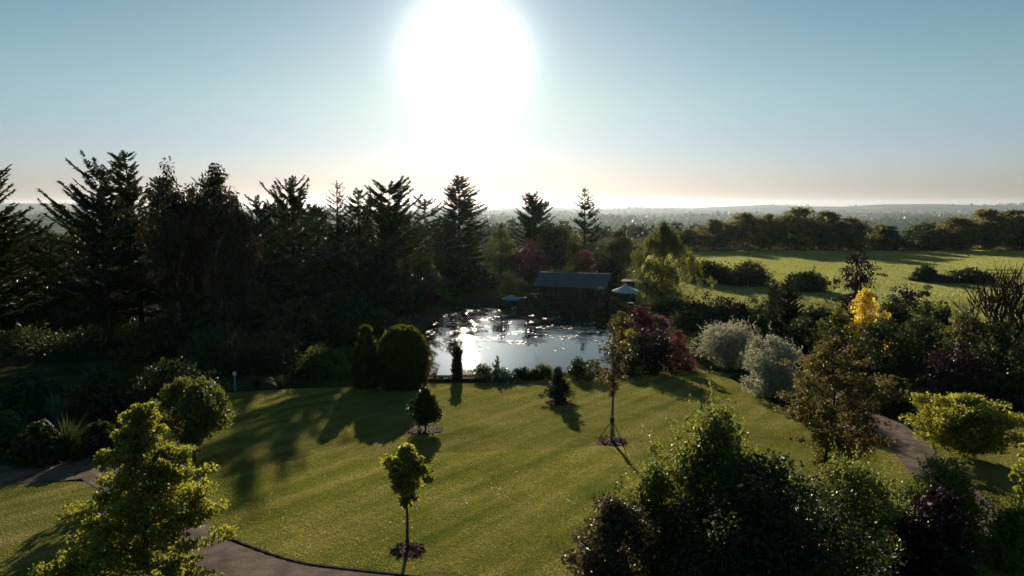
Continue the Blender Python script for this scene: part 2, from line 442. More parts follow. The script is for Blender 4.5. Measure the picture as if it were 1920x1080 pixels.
def lawn_material(name, c1, c2, c3, stripes=.0, tmul=(1.85, 1.95, 1.35), bump=1.0, bs=20):
    m, nt, N, Lk = mat_new(name)
    out = N('ShaderNodeOutputMaterial'); p = N('ShaderNodeBsdfPrincipled'); p.inputs['Roughness'].default_value = .9
    p.inputs['Specular IOR Level'].default_value = 0
    geo = N('ShaderNodeNewGeometry')
    n1 = N('ShaderNodeTexNoise'); n1.inputs['Scale'].default_value = .34; n1.inputs['Detail'].default_value = 9; n1.inputs['Roughness'].default_value = .68
    m0 = N('ShaderNodeMapping'); m0.vector_type = 'TEXTURE'; m0.inputs['Rotation'].default_value = (0, 0, .95); m0.inputs['Scale'].default_value = (6.5, .5, 1)
    Lk(geo.outputs['Position'], m0.inputs['Vector'])
    n0 = N('ShaderNodeTexNoise'); n0.inputs['Scale'].default_value = .8; n0.inputs['Detail'].default_value = 6; n0.inputs['Roughness'].default_value = .6; Lk(m0.outputs[0], n0.inputs['Vector'])
    Lk(geo.outputs['Position'], n1.inputs['Vector'])
    nb = N('ShaderNodeMix'); nb.data_type = 'FLOAT'; nb.inputs[0].default_value = .45; Lk(n1.outputs['Fac'], nb.inputs[2]); Lk(n0.outputs['Fac'], nb.inputs[3])
    wv = N('ShaderNodeTexWave'); wv.inputs['Scale'].default_value = .2; wv.inputs['Distortion'].default_value = .8; wv.inputs['Detail'].default_value = 2
    mp = N('ShaderNodeMapping'); mp.vector_type = 'TEXTURE'; mp.inputs['Rotation'].default_value = (0, 0, .95); Lk(geo.outputs['Position'], mp.inputs['Vector']); Lk(mp.outputs[0], wv.inputs['Vector'])
    wv.bands_direction = 'Y'
    mm = N('ShaderNodeMath'); mm.operation = 'MULTIPLY_ADD'; mm.inputs[1].default_value = stripes; Lk(wv.outputs['Fac'], mm.inputs[0]); Lk(nb.outputs[0], mm.inputs[2])
    r = N('ShaderNodeValToRGB'); e = r.color_ramp.elements
    e[0].position = .40; e[0].color = (*c1, 1); e[1].position = .66; e[1].color = (*c3, 1); k = e.new(.52); k.color = (*c2, 1)
    Lk(mm.outputs[0], r.inputs['Fac']); Lk(r.outputs[0], p.inputs['Base Color'])
    n2 = N('ShaderNodeTexNoise'); n2.inputs['Scale'].default_value = bs; n2.inputs['Detail'].default_value = 4; Lk(geo.outputs['Position'], n2.inputs['Vector'])
    b = N('ShaderNodeBump'); b.inputs['Strength'].default_value = bump; b.inputs['Distance'].default_value = 2.4/bs
    Lk(n2.outputs['Fac'], b.inputs['Height']); Lk(b.outputs[0], p.inputs['Normal'])
    # blades lit from behind let some of the light through
    tr = N('ShaderNodeBsdfTranslucent')
    tm = N('ShaderNodeMix'); tm.data_type = 'RGBA'; tm.blend_type = 'MULTIPLY'; tm.inputs[0].default_value = 1; tm.inputs[7].default_value = (*tmul, 1)
    Lk(r.outputs[0], tm.inputs[6]); Lk(tm.outputs[2], tr.inputs['Color'])
    Lk(p.outputs[0], out.inputs['Surface'])
    return m
def blade_material(name, c1, c2, c3, stripes, tw=.6, tmul=(1.85, 1.95, 1.35)):
    """same patchy colour as the lawn below, for single blades"""
    m = lawn_material(name, c1, c2, c3, stripes, tmul); nt = m.node_tree
    out = next(n for n in nt.nodes if n.type == 'OUTPUT_MATERIAL'); tr = next(n for n in nt.nodes if n.type == 'BSDF_TRANSLUCENT')
    p = next(n for n in nt.nodes if n.type == 'BSDF_PRINCIPLED')
    for l in list(p.inputs['Normal'].links): nt.links.remove(l)
    p.inputs['Roughness'].default_value = .45
    ms = nt.nodes.new('ShaderNodeMixShader'); ms.inputs[0].default_value = tw
    nt.links.new(p.outputs[0], ms.inputs[1]); nt.links.new(tr.outputs[0], ms.inputs[2]); nt.links.new(ms.outputs[0], out.inputs['Surface'])
    return m
LM['hedgerow'] = leaf_mat('hedgerow_leaf', (.07,.075,.034), (.15,.15,.07), tw=.5, trans=(2.1,1.9,1.1))
M['lawn'] = lawn_material('lawn', (.105,.122,.026), (.162,.16,.037), (.235,.205,.07), .075)
M['lawn_blade'] = blade_material('lawn_blade', (.09,.112,.025), (.15,.152,.038), (.25,.215,.08), .075)
M['field'] = lawn_material('field', (.25,.27,.07), (.3,.31,.09), (.36,.345,.12), .05, bump=1.0, bs=4)
#M['field_blade'] = blade_material('field_blade', (.16,.175,.05), (.19,.205,.06), (.23,.23,.08), .0, .7, (2.6, 2.7, 2.2))

def A2(px, py): return at(px, py)[:2]
def pick(poly, n, rng, holes=()):
    lo, hi = poly.min(0), poly.max(0); out = []; k = 0
    while k < n:
        P = rng.uniform(lo, hi, (n*2, 2)); P = P[inside(P, poly)]
        for h in holes: P = P[~inside(P, h)]
        out.append(P); k += len(P)
    return np.concatenate(out)[:n]
def blades(name, polys_n, mat, size, width, dz, seed, holes=(), lean=.5):
    rng = np.random.default_rng(seed); b = MB()
    for poly, n in polys_n:
        P = pick(poly, n, rng, holes); z = gz(P[:,0], P[:,1]) + dz
        a = rng.uniform(0, 2*np.pi, n); h = size*rng.uniform(.5, 1.25, n); w = width*rng.uniform(.6, 1.3, n)
        side = np.c_[np.cos(a), np.sin(a), np.zeros(n)]*w[:,None]/2
        ld = rng.normal(0, lean, (n, 2))*h[:,None]
        B = np.c_[P, z]; T = B + np.c_[ld, h]
        V = np.stack([B - side, B + side, T], 1).reshape(-1, 3)
        b.add(V, np.arange(n)[:,None]*3 + np.arange(3), rng.uniform(0, 1, n))
    return tag(link(name, b.mesh(name, mat)), kind='stuff')

# lawns, field, paths, water
LAWN_PX = [(425,738),(560,730),(700,727),(800,719),(900,719),(960,717),(1040,708),(1150,716),(1230,700),(1305,690),(1370,712),(1430,745),(1500,790)]
lawn_main = [A2(*p) for p in LAWN_PX] + [(13.5,27),(15,22),(15.5,14),(10,9.5),(4,9.3)]
PATH_PX = [(720,1092),(640,1084),(560,1068),(480,1045),(400,1008)]
path_edge = [A2(*p) for p in [(900,1098),(820,1090),(740,1081),(640,1070),(560,1058),(480,1033),(412,1004)]]
lawn_main = np.array(lawn_main + [(0,9.3)] + path_edge + [(-12.1,19.5),(-13.6,22.2),(-14.2,26)])
lawn_left = np.array([A2(*p) for p in [(178,905),(60,908),(-80,905)]] + [(-30,20),(-30,9),(-16,7),(-4,8),(-7.2,11.4)] + [A2(*p) for p in [(440,1068),(330,1035),(235,950)]])
lawn_right = np.array([A2(*p) for p in [(1700,790),(1620,735),(1560,720),(1640,700),(1760,700),(1900,760),(1990,820),(2010,950),(1930,1000),(1850,980),(1780,900)]])
field = np.array([(13.5,74),(24,70),(40,62),(70,60),(180,70),(200,168),(100,166),(45,162),(30,150),(18,100)])
patch('lawn', lawn_main, M['lawn'], .05, .55)
patch('lawn', lawn_left, M['lawn'], .05, .8)
patch('lawn', lawn_right, M['lawn'], .05, .8)
patch('field', field, M['field'], .05, 4)
_e = np.array(path_edge); _t = nrm(np.gradient(_e, axis=0)); _n = np.c_[-_t[:,1], _t[:,0]]
_n *= np.sign(_n[:1,1:2] * -1)      # to the camera's side of the lawn edge
path_c = curve_pts([(8,7.2)] + [tuple(p) for p in _e + _n*.70] + [A2(*p) for p in [(330,978),(250,925),(185,888)]])
patch('gravel_path', strip_poly(path_c, 1.25), M['gravel'], .058, .6)
path_l = curve_pts([A2(*p) for p in [(-160,893),(0,892),(90,890),(185,878),(235,835),(285,790)]])
patch('gravel_path', strip_poly(path_l, 2.0), M['gravel'], .063, .6)
path_r = curve_pts([A2(*p) for p in [(1575,722),(1625,765),(1680,815),(1725,862),(1800,940),(1880,1030)]])
patch('gravel_path', strip_poly(path_r, 1.45), M['gravel'], .056, .6)
path_b = curve_pts([A2(*p) for p in [(1210,585),(1262,604),(1300,612),(1365,606),(1440,600)]])
patch('gravel_path', strip_poly(path_b, 1.6), M['gravel'], .02, .6)
lawn_near = np.array([(-10.4,22.5),(-7.6,13.2),(-3,11),(1,9.6),(3.4,10.5),(4.6,15),(4.2,25)])
blades('lawn_grass', [(lawn_near, 130000), (lawn_main, 190000), (lawn_left, 45000), (lawn_right, 25000)], M['lawn_blade'], .024, .034, .045, 5,
       holes=[strip_poly(path_r, 1.45), strip_poly(path_c, 1.5)])
M['field_blade'] = blade_material('field_blade', (.18,.185,.065), (.195,.2,.07), (.215,.215,.08), .0, .7, (2.7, 2.7, 2.2))
field_seen = np.array([(13.5,74),(24,70),(40,62),(55,60),(75,80),(140,168),(100,166),(45,162),(30,150),(18,100)])
blades('field_grass', [(field_seen, 210000)], M['field_blade'], .055, .13, .04, 6)
blades('rough_grass', [(np.array([(-28,46),(-8,45),(-9,72),(10,73),(12,60),(11,46),(40,46),(40,75),(-28,90)]), 36000),
                       (np.array([(14,34),(40,30),(60,75),(16,74)]), 18000)], LM['rough'], .22, .06, -.01, 7, holes=[POND])

def daisies():
    rng = np.random.default_rng(12); P = pick(lawn_main, 420, rng); c = pick(lawn_main, 40, rng)
    P[:300] = c[rng.integers(0, 40, 300)] + rng.normal(0, .5, (300, 2)); P = P[inside(P, lawn_main)]; n = len(P); r = rng.uniform(.012, .024, n)
    a = np.linspace(0, 2*np.pi, 6, endpoint=False)[None,:]
    V = np.stack([P[:,:1]+r[:,None]*np.cos(a), P[:,1:]+r[:,None]*np.sin(a), np.repeat((gz(P[:,0], P[:,1])+.085)[:,None], 6, 1)], -1).reshape(-1, 3)
    b = MB(); b.add(V, np.arange(n)[:,None]*6+np.arange(6)); tag(link('daisies', b.mesh('daisies', M['white_paint'])), kind='stuff')
daisies()

def water_material():
    m, nt, N, Lk = mat_new('pond_water')
    out = N('ShaderNodeOutputMaterial'); p = N('ShaderNodeBsdfPrincipled')
    p.inputs['Base Color'].default_value = (.012,.014,.01,1); p.inputs['Roughness'].default_value = .03
    p.inputs['IOR'].default_value = 1.36; p.inputs['Specular IOR Level'].default_value = .65
    geo = N('ShaderNodeNewGeometry')
    # calm water with breezy streaks that glitter
    n0 = N('ShaderNodeTexNoise'); n0.inputs['Scale'].default_value = .5; n0.inputs['Detail'].default_value = 5; n0.inputs['Roughness'].default_value = .6
    mp = N('ShaderNodeMapping'); mp.inputs['Scale'].default_value = (.35, 1.0, 1); mp.inputs['Location'].default_value = (3, 1.7, 0)
    Lk(geo.outputs['Position'], mp.inputs['Vector']); Lk(mp.outputs[0], n0.inputs['Vector'])
    sx = N('ShaderNodeSeparateXYZ'); Lk(geo.outputs['Position'], sx.inputs[0])
    fy = N('ShaderNodeMapRange'); fy.inputs[1].default_value = 50; fy.inputs[2].default_value = 57; fy.inputs[3].default_value = -.16; fy.inputs[4].default_value = .06
    Lk(sx.outputs['Y'], fy.inputs[0])
    ad = N('ShaderNodeMath'); ad.operation = 'ADD'; Lk(n0.outputs['Fac'], ad.inputs[0]); Lk(fy.outputs[0], ad.inputs[1])
    mk = N('ShaderNodeMapRange'); mk.inputs[1].default_value = .52; mk.inputs[2].default_value = .6; Lk(ad.outputs[0], mk.inputs[0])
    n1 = N('ShaderNodeTexNoise'); n1.inputs['Scale'].default_value = 1.5; n1.inputs['Detail'].default_value = 3
    mp1 = N('ShaderNodeMapping'); mp1.inputs['Scale'].default_value = (.8, 1.3, 1); Lk(geo.outputs['Position'], mp1.inputs['Vector']); Lk(mp1.outputs[0], n1.inputs['Vector'])
    st = N('ShaderNodeMath'); st.operation = 'MULTIPLY_ADD'; st.inputs[1].default_value = .2; st.inputs[2].default_value = .012; Lk(mk.outputs[0], st.inputs[0])
    b = N('ShaderNodeBump'); b.inputs['Distance'].default_value = .16; Lk(st.outputs[0], b.inputs['Strength']); Lk(n1.outputs['Fac'], b.inputs['Height'])
    Lk(b.outputs[0], p.inputs['Normal']); Lk(p.outputs[0], out.inputs['Surface'])
    return m
def make_water():
    P = POND; c = P.mean(0); Q = c + (P - c)*1.06
    b = MB(); b.add(np.c_[Q, np.zeros(len(Q))], [tuple(range(len(Q)))])
    tag(link('water', b.mesh('water', water_material())), kind='structure')
make_water()
def pond_weed():
    rng = np.random.default_rng(8); P = pick(POND, 5200, rng); d = poly_sd(P, POND)
    k = np.sin(P[:,0]*.9+1)*np.sin(P[:,1]*1.3) + .6*np.sin(P[:,0]*2.1-P[:,1]*1.7) + rng.normal(0, .5, len(P)) + (P[:,1] > 54)*.7 + (P[:,0] < -4)*.6 - (P[:,1] < 51)*1.2
    P = P[(k > 1.55) & (d < -.25)]; n = len(P); b = MB(); r = rng.uniform(.05, .17, n); a0 = rng.uniform(0, 6.28, n)
    a = a0[:,None] + np.linspace(0, 2*np.pi, 6, endpoint=False)[None,:]
    V = np.stack([P[:,:1]+r[:,None]*np.cos(a), P[:,1:]+r[:,None]*np.sin(a)*.9, .008+rng.uniform(0, .03, (n, 6))], -1).reshape(-1, 3)
    b.add(V, np.arange(n)[:,None]*6+np.arange(6), rng.uniform(0, 1, n))
    tag(link('pond_weed', b.mesh('pond_weed', leaf_mat('pond_weed', (.03,.03,.014), (.07,.06,.03), tw=.1, spec=.3, rough=.4))), kind='stuff')
pond_weed()

# ------------------------------------------------------------------ plant builders
def scatter(b, rng, C, rad, n, L, W, flat=.8, droop=.1, up=.6, out=.8, mat=0, shell=.42, tone_up=.0):
    """n leaves in each ball C[i] of radius rad[i]"""
    C = np.asarray(C, float); k = len(C)
    if k == 0: return
    rad = np.broadcast_to(np.asarray(rad, float), (k,))
    i = np.repeat(np.arange(k), n); m = len(i)
    d = nrm(rng.normal(0, 1, (m, 3))); r = rad[i]*rng.uniform(0, 1, m)**shell
    P = C[i] + d*r[:,None]*np.array([1, 1, flat])
    D = d*out + rng.normal(0, .55, (m, 3)); D[:,2] -= droop
    N = rng.normal(0, .5, (m, 3)) + d*.35; N[:,2] += up
    tone = np.clip(rng.uniform(0, 1, k)[i]*.4 + rng.uniform(0, .6, m), 0, 1)
    s = rng.uniform(.45, 1.4, m)
    b.leaves(P - nrm(D)*L*.5*s[:,None], D, N, L*s, W*s, tone, mat)

PROF = {
    'round': lambda t: np.sqrt(np.clip(1-(2*t-1)**2, 0, 1)),
    'ovate': lambda t: np.sin(np.pi*np.clip(t, 0, 1)**.62)**.8,
    'cone': lambda t: np.clip(1-t, 0, 1)**.85*np.clip(t*7+.35, 0, 1),
    'dome': lambda t: np.sqrt(np.clip(1-t**2.2, 0, 1)),
    'vase': lambda t: np.clip(t*1.5+.25, 0, 1)*np.sqrt(np.clip(1-t**4, 0, 1)),
    'flat': lambda t: np.clip(t*2+.3, 0, 1)*np.sqrt(np.clip(1-t**5, 0, 1)),
    'lobed': lambda t: np.clip(t*4+.5, 0, 1)*np.clip((1-t)*3.2, 0, 1)**.6*(.72+.28*np.sin(3+7*t)),
    'spread': lambda t: np.sqrt(np.clip(1-t**1.6, 0, 1)),
}
def broadleaf(seed, h, w, prof='round', stem=.3, nc=60, n=60, L=.2, W=None, cl=.16, flat=.75, droop=.15, leaf='green', bark='bark',
              trunk_r=None, lumpy=.25, limbs=True, core=True, out=.8, up=.6, stems=1, inner=.25, twigs=0, jag=0., bend=.012, corek=3):
    rng = np.random.default_rng(seed); W = W or L*.6; f = PROF[prof]
    z0 = h*stem; ch = h - z0
    tt = np.linspace(0, 1, 60); pr = np.maximum(f(tt), .02); cdf = np.cumsum(pr**1.4); cdf /= cdf[-1]
    t = np.interp(rng.uniform(0, 1, nc), cdf, tt); a = rng.uniform(0, 2*np.pi, nc)
    ph = rng.uniform(0, 6.28, 4)
    lump = 1 + lumpy*(.6*np.sin(2*a+ph[0]+3*t) + .5*np.sin(3*a+ph[1]-5*t) + .4*np.sin(5*a+ph[2]+9*t)) + rng.normal(0, jag, nc)
    cr = w*cl
    rr = np.maximum(w/2*f(t)*lump - cr*.7, .0)*np.sqrt(rng.uniform(inner, 1, nc))
    C = np.c_[rr*np.cos(a), rr*np.sin(a), z0 + t*(ch - cr*flat*.6)]
    b = MB(); rad = cr*rng.uniform(.65, 1.25, nc)*(.65+.35*f(t))
    scatter(b, rng, C, rad, n, L, W, flat, droop, up, out)
    if core:   # inner, larger leaves make the crown dense
        k = max(8, nc//3); j = rng.integers(0, nc, k); Cc = C[j]*np.array([.55, .55, 1]); Cc[:,2] = z0+(Cc[:,2]-z0)*.9+.02*h
        scatter(b, rng, Cc, cr*1.3, max(8, n//corek), L*1.9, W*1.9, flat, droop, up, out)
    if twigs:  # lone leading shoots that break the outline
        j = rng.choice(nc, min(twigs, nc), replace=False); dirs = nrm(C[j]-np.array([0, 0, z0+ch*.3]) + np.array([0,0,.6]))
        for q, dd in zip(C[j], dirs):
            ln = cr*rng.uniform(1.2, 2.2); s = np.linspace(.4, 1, 12)[:,None]
            P = q + dd*ln*s + rng.normal(0, .05*cr, (12, 3))
            D = dd + rng.normal(0, .7, (12, 3)); b.leaves(P, D, rng.normal(0, .5, (12, 3))+np.array([0,0,.6]), L, W, rng.uniform(.3, 1, 12))
    crown = b.mesh('crown', LM[leaf] if isinstance(leaf, str) else leaf)
    tb = MB(); tr = trunk_r or max(.03, h*.018)
    for s in range(stems):
        off = rng.normal(0, .12*w*(stems > 1), 2); top = z0 + ch*(.75 if prof in ('round','ovate','cone') else .55)
        pts = np.array([(off[0]*k*1.2 + rng.normal(0, bend*h)*(k > 0), off[1]*k*1.2 + rng.normal(0, bend*h)*(k > 0), top*k) for k in np.linspace(0, 1, 6)])
        pts[0,2] = -.15
        tb.tube(pts, np.linspace(tr*1.15, tr*.25, 6)/math.sqrt(stems), 7)
        if limbs:
            for q in C[rng.choice(nc, min(nc, max(5, nc//4)), replace=False)]:
                zb = np.clip(q[2] - np.hypot(q[0], q[1])*rng.uniform(.5, 1.1), z0*.85+.02, top*.95); k = zb/top
                p0 = np.array([np.interp(k*top, pts[:,2], pts[:,c]) for c in range(2)] + [zb])
                mid = (p0+q)/2 + rng.normal(0, .04*w, 3); mid[2] -= .03*h
                tb.tube([p0, mid, q], [tr*.38*(1-k*.6), tr*.24*(1-k*.6), tr*.08], 4, cap=False)
    return tb.mesh('trunk', M[bark], True), crown

def conifer(seed, h, w, base=.06, nw=26, per=6, spray=.45, pw=.8, dens=1.0, leaf='conifer', bark='bark_dark', top_thin=0., rise=.55, drop=-.15, lift=.25,
            gaps=.0, width=.24, trunk_r=None, hang=.15, irregular=.2):
    rng = np.random.default_rng(seed); b = MB(); tb = MB(); spray *= .74
    tr = trunk_r or h*.014
    lean = rng.normal(0, .012*h, 2)
    tp = np.array([(lean[0]*k*k, lean[1]*k*k, h*k) for k in np.linspace(0, 1, 8)]); tp[0,2] = -.2
    tb.tube(tp, np.linspace(tr*1.2, tr*.12, 8), 7)
    zb = base*h; PP=[]; DD=[]; NN=[]; LL=[]; TT=[]
    lop = rng.uniform(0, 6.28)
    for iw in range(nw):
        z = zb + (h*.985-zb)*((iw + rng.uniform(-.3, .3))/nw if iw else 0)
        t = np.clip((z-zb)/(h-zb), 0, 1)
        R0 = w/2*(1-t)**pw*min(1, t*9+.55) + .02*h
        if rng.uniform() < gaps: continue
        for k in range(max(3, int(per*(1-.35*t)))):
            a = rng.uniform(0, 6.283); Rb = R0*rng.uniform(1-irregular*1.6, 1+irregular)*(1+irregular*.5*math.sin(a-lop))
            pit = drop + (rise-drop)*t + rng.normal(0, .12)
            hd = np.array([math.cos(a), math.sin(a), 0])
            s = np.linspace(0, 1, 5)
            pts = np.array([0, 0, z]) + hd*(Rb*s)[:,None] + np.array([0, 0, 1])*(Rb*(pit*s + lift*s**2.2))[:,None]
            pts[:,0] += lean[0]*t*t; pts[:,1] += lean[1]*t*t
            tb.tube(pts[::2], [tr*.22*(1-t*.7)+.004, tr*.12*(1-t*.7)+.003, .004], 3, cap=False)
            thin = 1 - top_thin*sstep(.5, .95, np.array([t]))[0]
            m = max(5, int(Rb/spray*20*dens*thin))
            ss = rng.uniform(.12, 1, m)**.8
            P = np.stack([np.interp(ss, s, pts[:,c]) for c in range(3)], -1)
            bd = nrm(pts[-1]-pts[-2]); sd = np.cross(bd, [0, 0, 1]); sd /= np.linalg.norm(sd)+1e-9
            sg = rng.choice([-1, 1], m); fw = rng.uniform(.3, 1.1, m)
            D = bd*fw[:,None] + sd*(sg*rng.uniform(.2, 1, m))[:,None] + np.array([0, 0, -hang]) + rng.normal(0, .15, (m, 3))
            ln = spray*rng.uniform(.6, 1.2, m)*(1.15-.55*ss)*(.55+.45*min(1, Rb/(w*.3)))
            N = rng.normal(0, .35, (m, 3)) + np.array([0, 0, 1.])
            PP.append(P); DD.append(D); NN.append(N); LL.append(ln); TT.append(rng.uniform(0, 1, m))
            PP.append(pts[-1:]-bd*spray*.3); DD.append(bd[None]); NN.append(np.array([[0, 0, 1.]])); LL.append(np.array([spray*.8])); TT.append(np.array([.7]))
    # leader
    P = np.c_[np.zeros(10)+lean[0], np.zeros(10)+lean[1], np.linspace(h*.93, h*.99, 10)]; D = rng.normal(0, .6, (10, 3)); D[:,2] += .8
    PP.append(P); DD.append(D); NN.append(rng.normal(0, 1, (10, 3))); LL.append(np.full(10, spray*.45)); TT.append(np.full(10, .5))
    LLc = np.concatenate(LL)
    b.leaves(np.concatenate(PP), np.concatenate(DD), np.concatenate(NN), LLc, np.maximum(LLc*width*1.5, .02), np.concatenate(TT))
    return tb.mesh('trunk', M[bark], True), b.mesh('crown', LM[leaf])

def weeper(seed, h, w, leaf='birch_brown', bark='bark_birch', nc=70, n=26, L=.3, W=.12, stem=.18, fall=.22, prof='ovate'):
    """birch or willow: hanging strings of leaves"""
    rng = np.random.default_rng(seed); f = PROF[prof]; b = MB(); tb = MB()
    z0 = h*stem; ch = h-z0; t = rng.uniform(.05, 1, nc)**.85; a = rng.uniform(0, 6.283, nc)
    ph = rng.uniform(0, 6.28, 3); lump = 1+.3*np.sin(2*a+ph[0]+4*t)+.22*np.sin(3*a+ph[1]-7*t)
    rr = w/2*f(t)*lump*np.sqrt(rng.uniform(.15, 1, nc))
    C = np.c_[rr*np.cos(a), rr*np.sin(a), z0+t*ch]
    for q in C:
        k = int(n*rng.uniform(.6, 1.4)); ns = 3
        for _ in range(ns):
            ln = h*fall*rng.uniform(.4, 1.1)*(1.1-.6*(q[2]-z0)/ch); s = rng.uniform(0, 1, k)
            o = q + rng.normal(0, .035*w, 3)
            P = o + np.c_[np.zeros(k), np.zeros(k), -ln*s] + rng.normal(0, .018*w, (k, 3)) + np.r_[q[:2], 0]*(.10*s[:,None])
            D = rng.normal(0, .5, (k, 3)) + np.array([0, 0, -1.]); N = rng.normal(0, 1, (k, 3))
            b.leaves(P, D, N, L*rng.uniform(.7, 1.2, k), W*rng.uniform(.7, 1.2, k), np.clip(rng.uniform(0, .7, k)+rng.uniform(0, .3), 0, 1))
    tr = h*.014; tp = np.array([(rng.normal(0, .01*h)*(k > 0), rng.normal(0, .01*h)*(k > 0), h*.93*k) for k in np.linspace(0, 1, 7)]); tp[0,2] = -.2
    tb.tube(tp, np.linspace(tr, tr*.15, 7), 7)
    for q in C[:nc//2]:
        zb = max(z0*.8, q[2]-np.hypot(q[0], q[1])*.9); p0 = np.array([np.interp(zb, tp[:,2], tp[:,c]) for c in range(2)]+[zb])
        tb.tube([p0, (p0+q)/2+np.array([0, 0, .03*h]), q], [tr*.3, tr*.2, .01], 4, cap=False)
    return tb.mesh('trunk', M[bark], True), b.mesh('crown', LM[leaf])

def topiary(seed, h, w, prof, leaf='thuja', n=16000, L=.07, W=.035):
    rng = np.random.default_rng(seed); b = MB(); tb = MB(); f = prof
    t = rng.uniform(0, 1, n)**.95; a = rng.uniform(0, 6.283, n); ph = rng.uniform(0, 6.28, 3)
    rr = w/2*f(t)*(1+.05*np.sin(4*a+ph[0]+6*t)+.04*np.sin(7*a+ph[1]-9*t)+.045*np.sin(13*a+ph[2]+21*t)+.04*rng.normal(0, 1, n)*(rng.uniform(0, 1, n) < .25))*(1-rng.uniform(0, 1, n)**2.5*.45)
    P = np.c_[rr*np.cos(a), rr*np.sin(a), t*h]
    D = np.c_[np.cos(a)*.5, np.sin(a)*.5, np.full(n, .9)] + rng.normal(0, .3, (n, 3)); N = np.c_[np.cos(a), np.sin(a), np.full(n, .2)] + rng.normal(0, .45, (n, 3))
    b.leaves(P, D, N, L*rng.uniform(.7, 1.5, n), W*rng.uniform(.7, 1.4, n), rng.uniform(0, 1, n))
    k = n//8; t = rng.uniform(0, .96, k); a = rng.uniform(0, 6.283, k); rr = w/2*f(t)*rng.uniform(.5, .86, k)
    b.leaves(np.c_[rr*np.cos(a), rr*np.sin(a), t*h-.1], rng.normal(0, .3, (k, 3))+np.array([0, 0, 1.]), np.c_[np.cos(a), np.sin(a), np.zeros(k)]+rng.normal(0, .2, (k, 3)), L*4.5, W*6, rng.uniform(0, 1, k))
    tb.tube([(0,0,-.1),(0,0,h*.8)], [w*.06, w*.02], 6)
    return tb.mesh('trunk', M['bark_dark'], True), b.mesh('crown', LM[leaf])

def tuft(seed, h, spread, n, wd, leaf='reed', bend=.7):
    """clump of arching strap leaves"""
    rng = np.random.default_rng(seed); b = MB(); a = rng.uniform(0, 6.283, n); ln = h*rng.uniform(.6, 1.15, n); o = rng.uniform(.15, 1, n)*spread
    s = np.array([0, .35, .7, 1.])
    V = []
    hd = np.c_[np.cos(a), np.sin(a), np.zeros(n)]; sd = np.c_[-np.sin(a), np.cos(a), np.zeros(n)]
    for k, q in enumerate(s):
        c = hd*(o*(.15+q**1.7))[:,None]; c[:,2] = ln*(q - bend*.35*q**3*(o/spread))
        ww = wd*(1-.85*q**2)
        V += [c - sd*ww/2, c + sd*ww/2]
    V = np.stack(V, 1).reshape(-1, 3); base = np.arange(n)[:,None]*8
    for k in range(3):
        F = base + np.array([2*k, 2*k+1, 2*k+3, 2*k+2])
        if k == 0: b.add(V, F, rng.uniform(0, 1, n))
        else:
            b.L.append((F + b.n - len(V)).ravel()); b.S.append(np.full(n, 4)); b.T.append(rng.uniform(0, 1, n)); b.M.append(np.zeros(n))
    return b.mesh('blades', LM[leaf])

def bare_tree(seed, h, w):
    rng = np.random.default_rng(seed); tb = MB(); bb = MB()
    def grow(p, d, ln, r, lev):
        n = 4; pts = [p]; dd = d
        for k in range(n):
            dd = nrm(dd + rng.normal(0, .13, 3) + np.array([0, 0, .05])); pts.append(pts[-1] + dd*ln/n)
        (tb if lev < 1 else bb).tube(pts, np.linspace(r, r*.55, n+1), 5 if lev < 2 else 3, cap=False)
        if lev >= 4: return
        for k in range(4 if lev < 2 else 3):
            s = rng.uniform(.35, 1); q = np.array([np.interp(s*n, range(n+1), [v[c] for v in pts]) for c in range(3)])
            a = rng.uniform(0, 6.28); sp = np.array([math.cos(a)*w/h*1.4, math.sin(a)*w/h*1.4, .35])
            grow(q, nrm(dd*.8 + sp), ln*rng.uniform(.55, .8), max(r*.6, .012), lev+1)
    for k in range(4):      # several stems from the ground
        a = k*1.6+.5; grow(np.array([0, 0, -.1]), nrm(np.array([math.cos(a)*w/h*.5, math.sin(a)*w/h*.5, 1.])), h*.45, h*.026, 0)
    return tb.mesh('trunk', M['bark'], True), bb.mesh('branches', M['bark'], True)

PLANTS = []
def plant(name, label, cat, meshes, loc, group=None, rz=0., sc=(1,1,1), crown='crown'):
    o = thing(name, label, cat, loc, rz, group); o.scale = sc
    link('trunk', meshes[0], o); link(crown, meshes[1], o)
    PLANTS.append(o)
    return o
def dims(px, d, top, wpx):
    loc = spot(px, d); h = top_z(d, top) - loc[2]; w = wpx/FPX*depth(d, loc[2]+h*.5)
    return loc, h, w
def dims_b(px, base, top, wpx):
    loc = at(px, base); h = top_z(loc[1], top) - loc[2]; w = wpx/FPX*depth(loc[1], loc[2]+h*.5)
    return loc, h, w

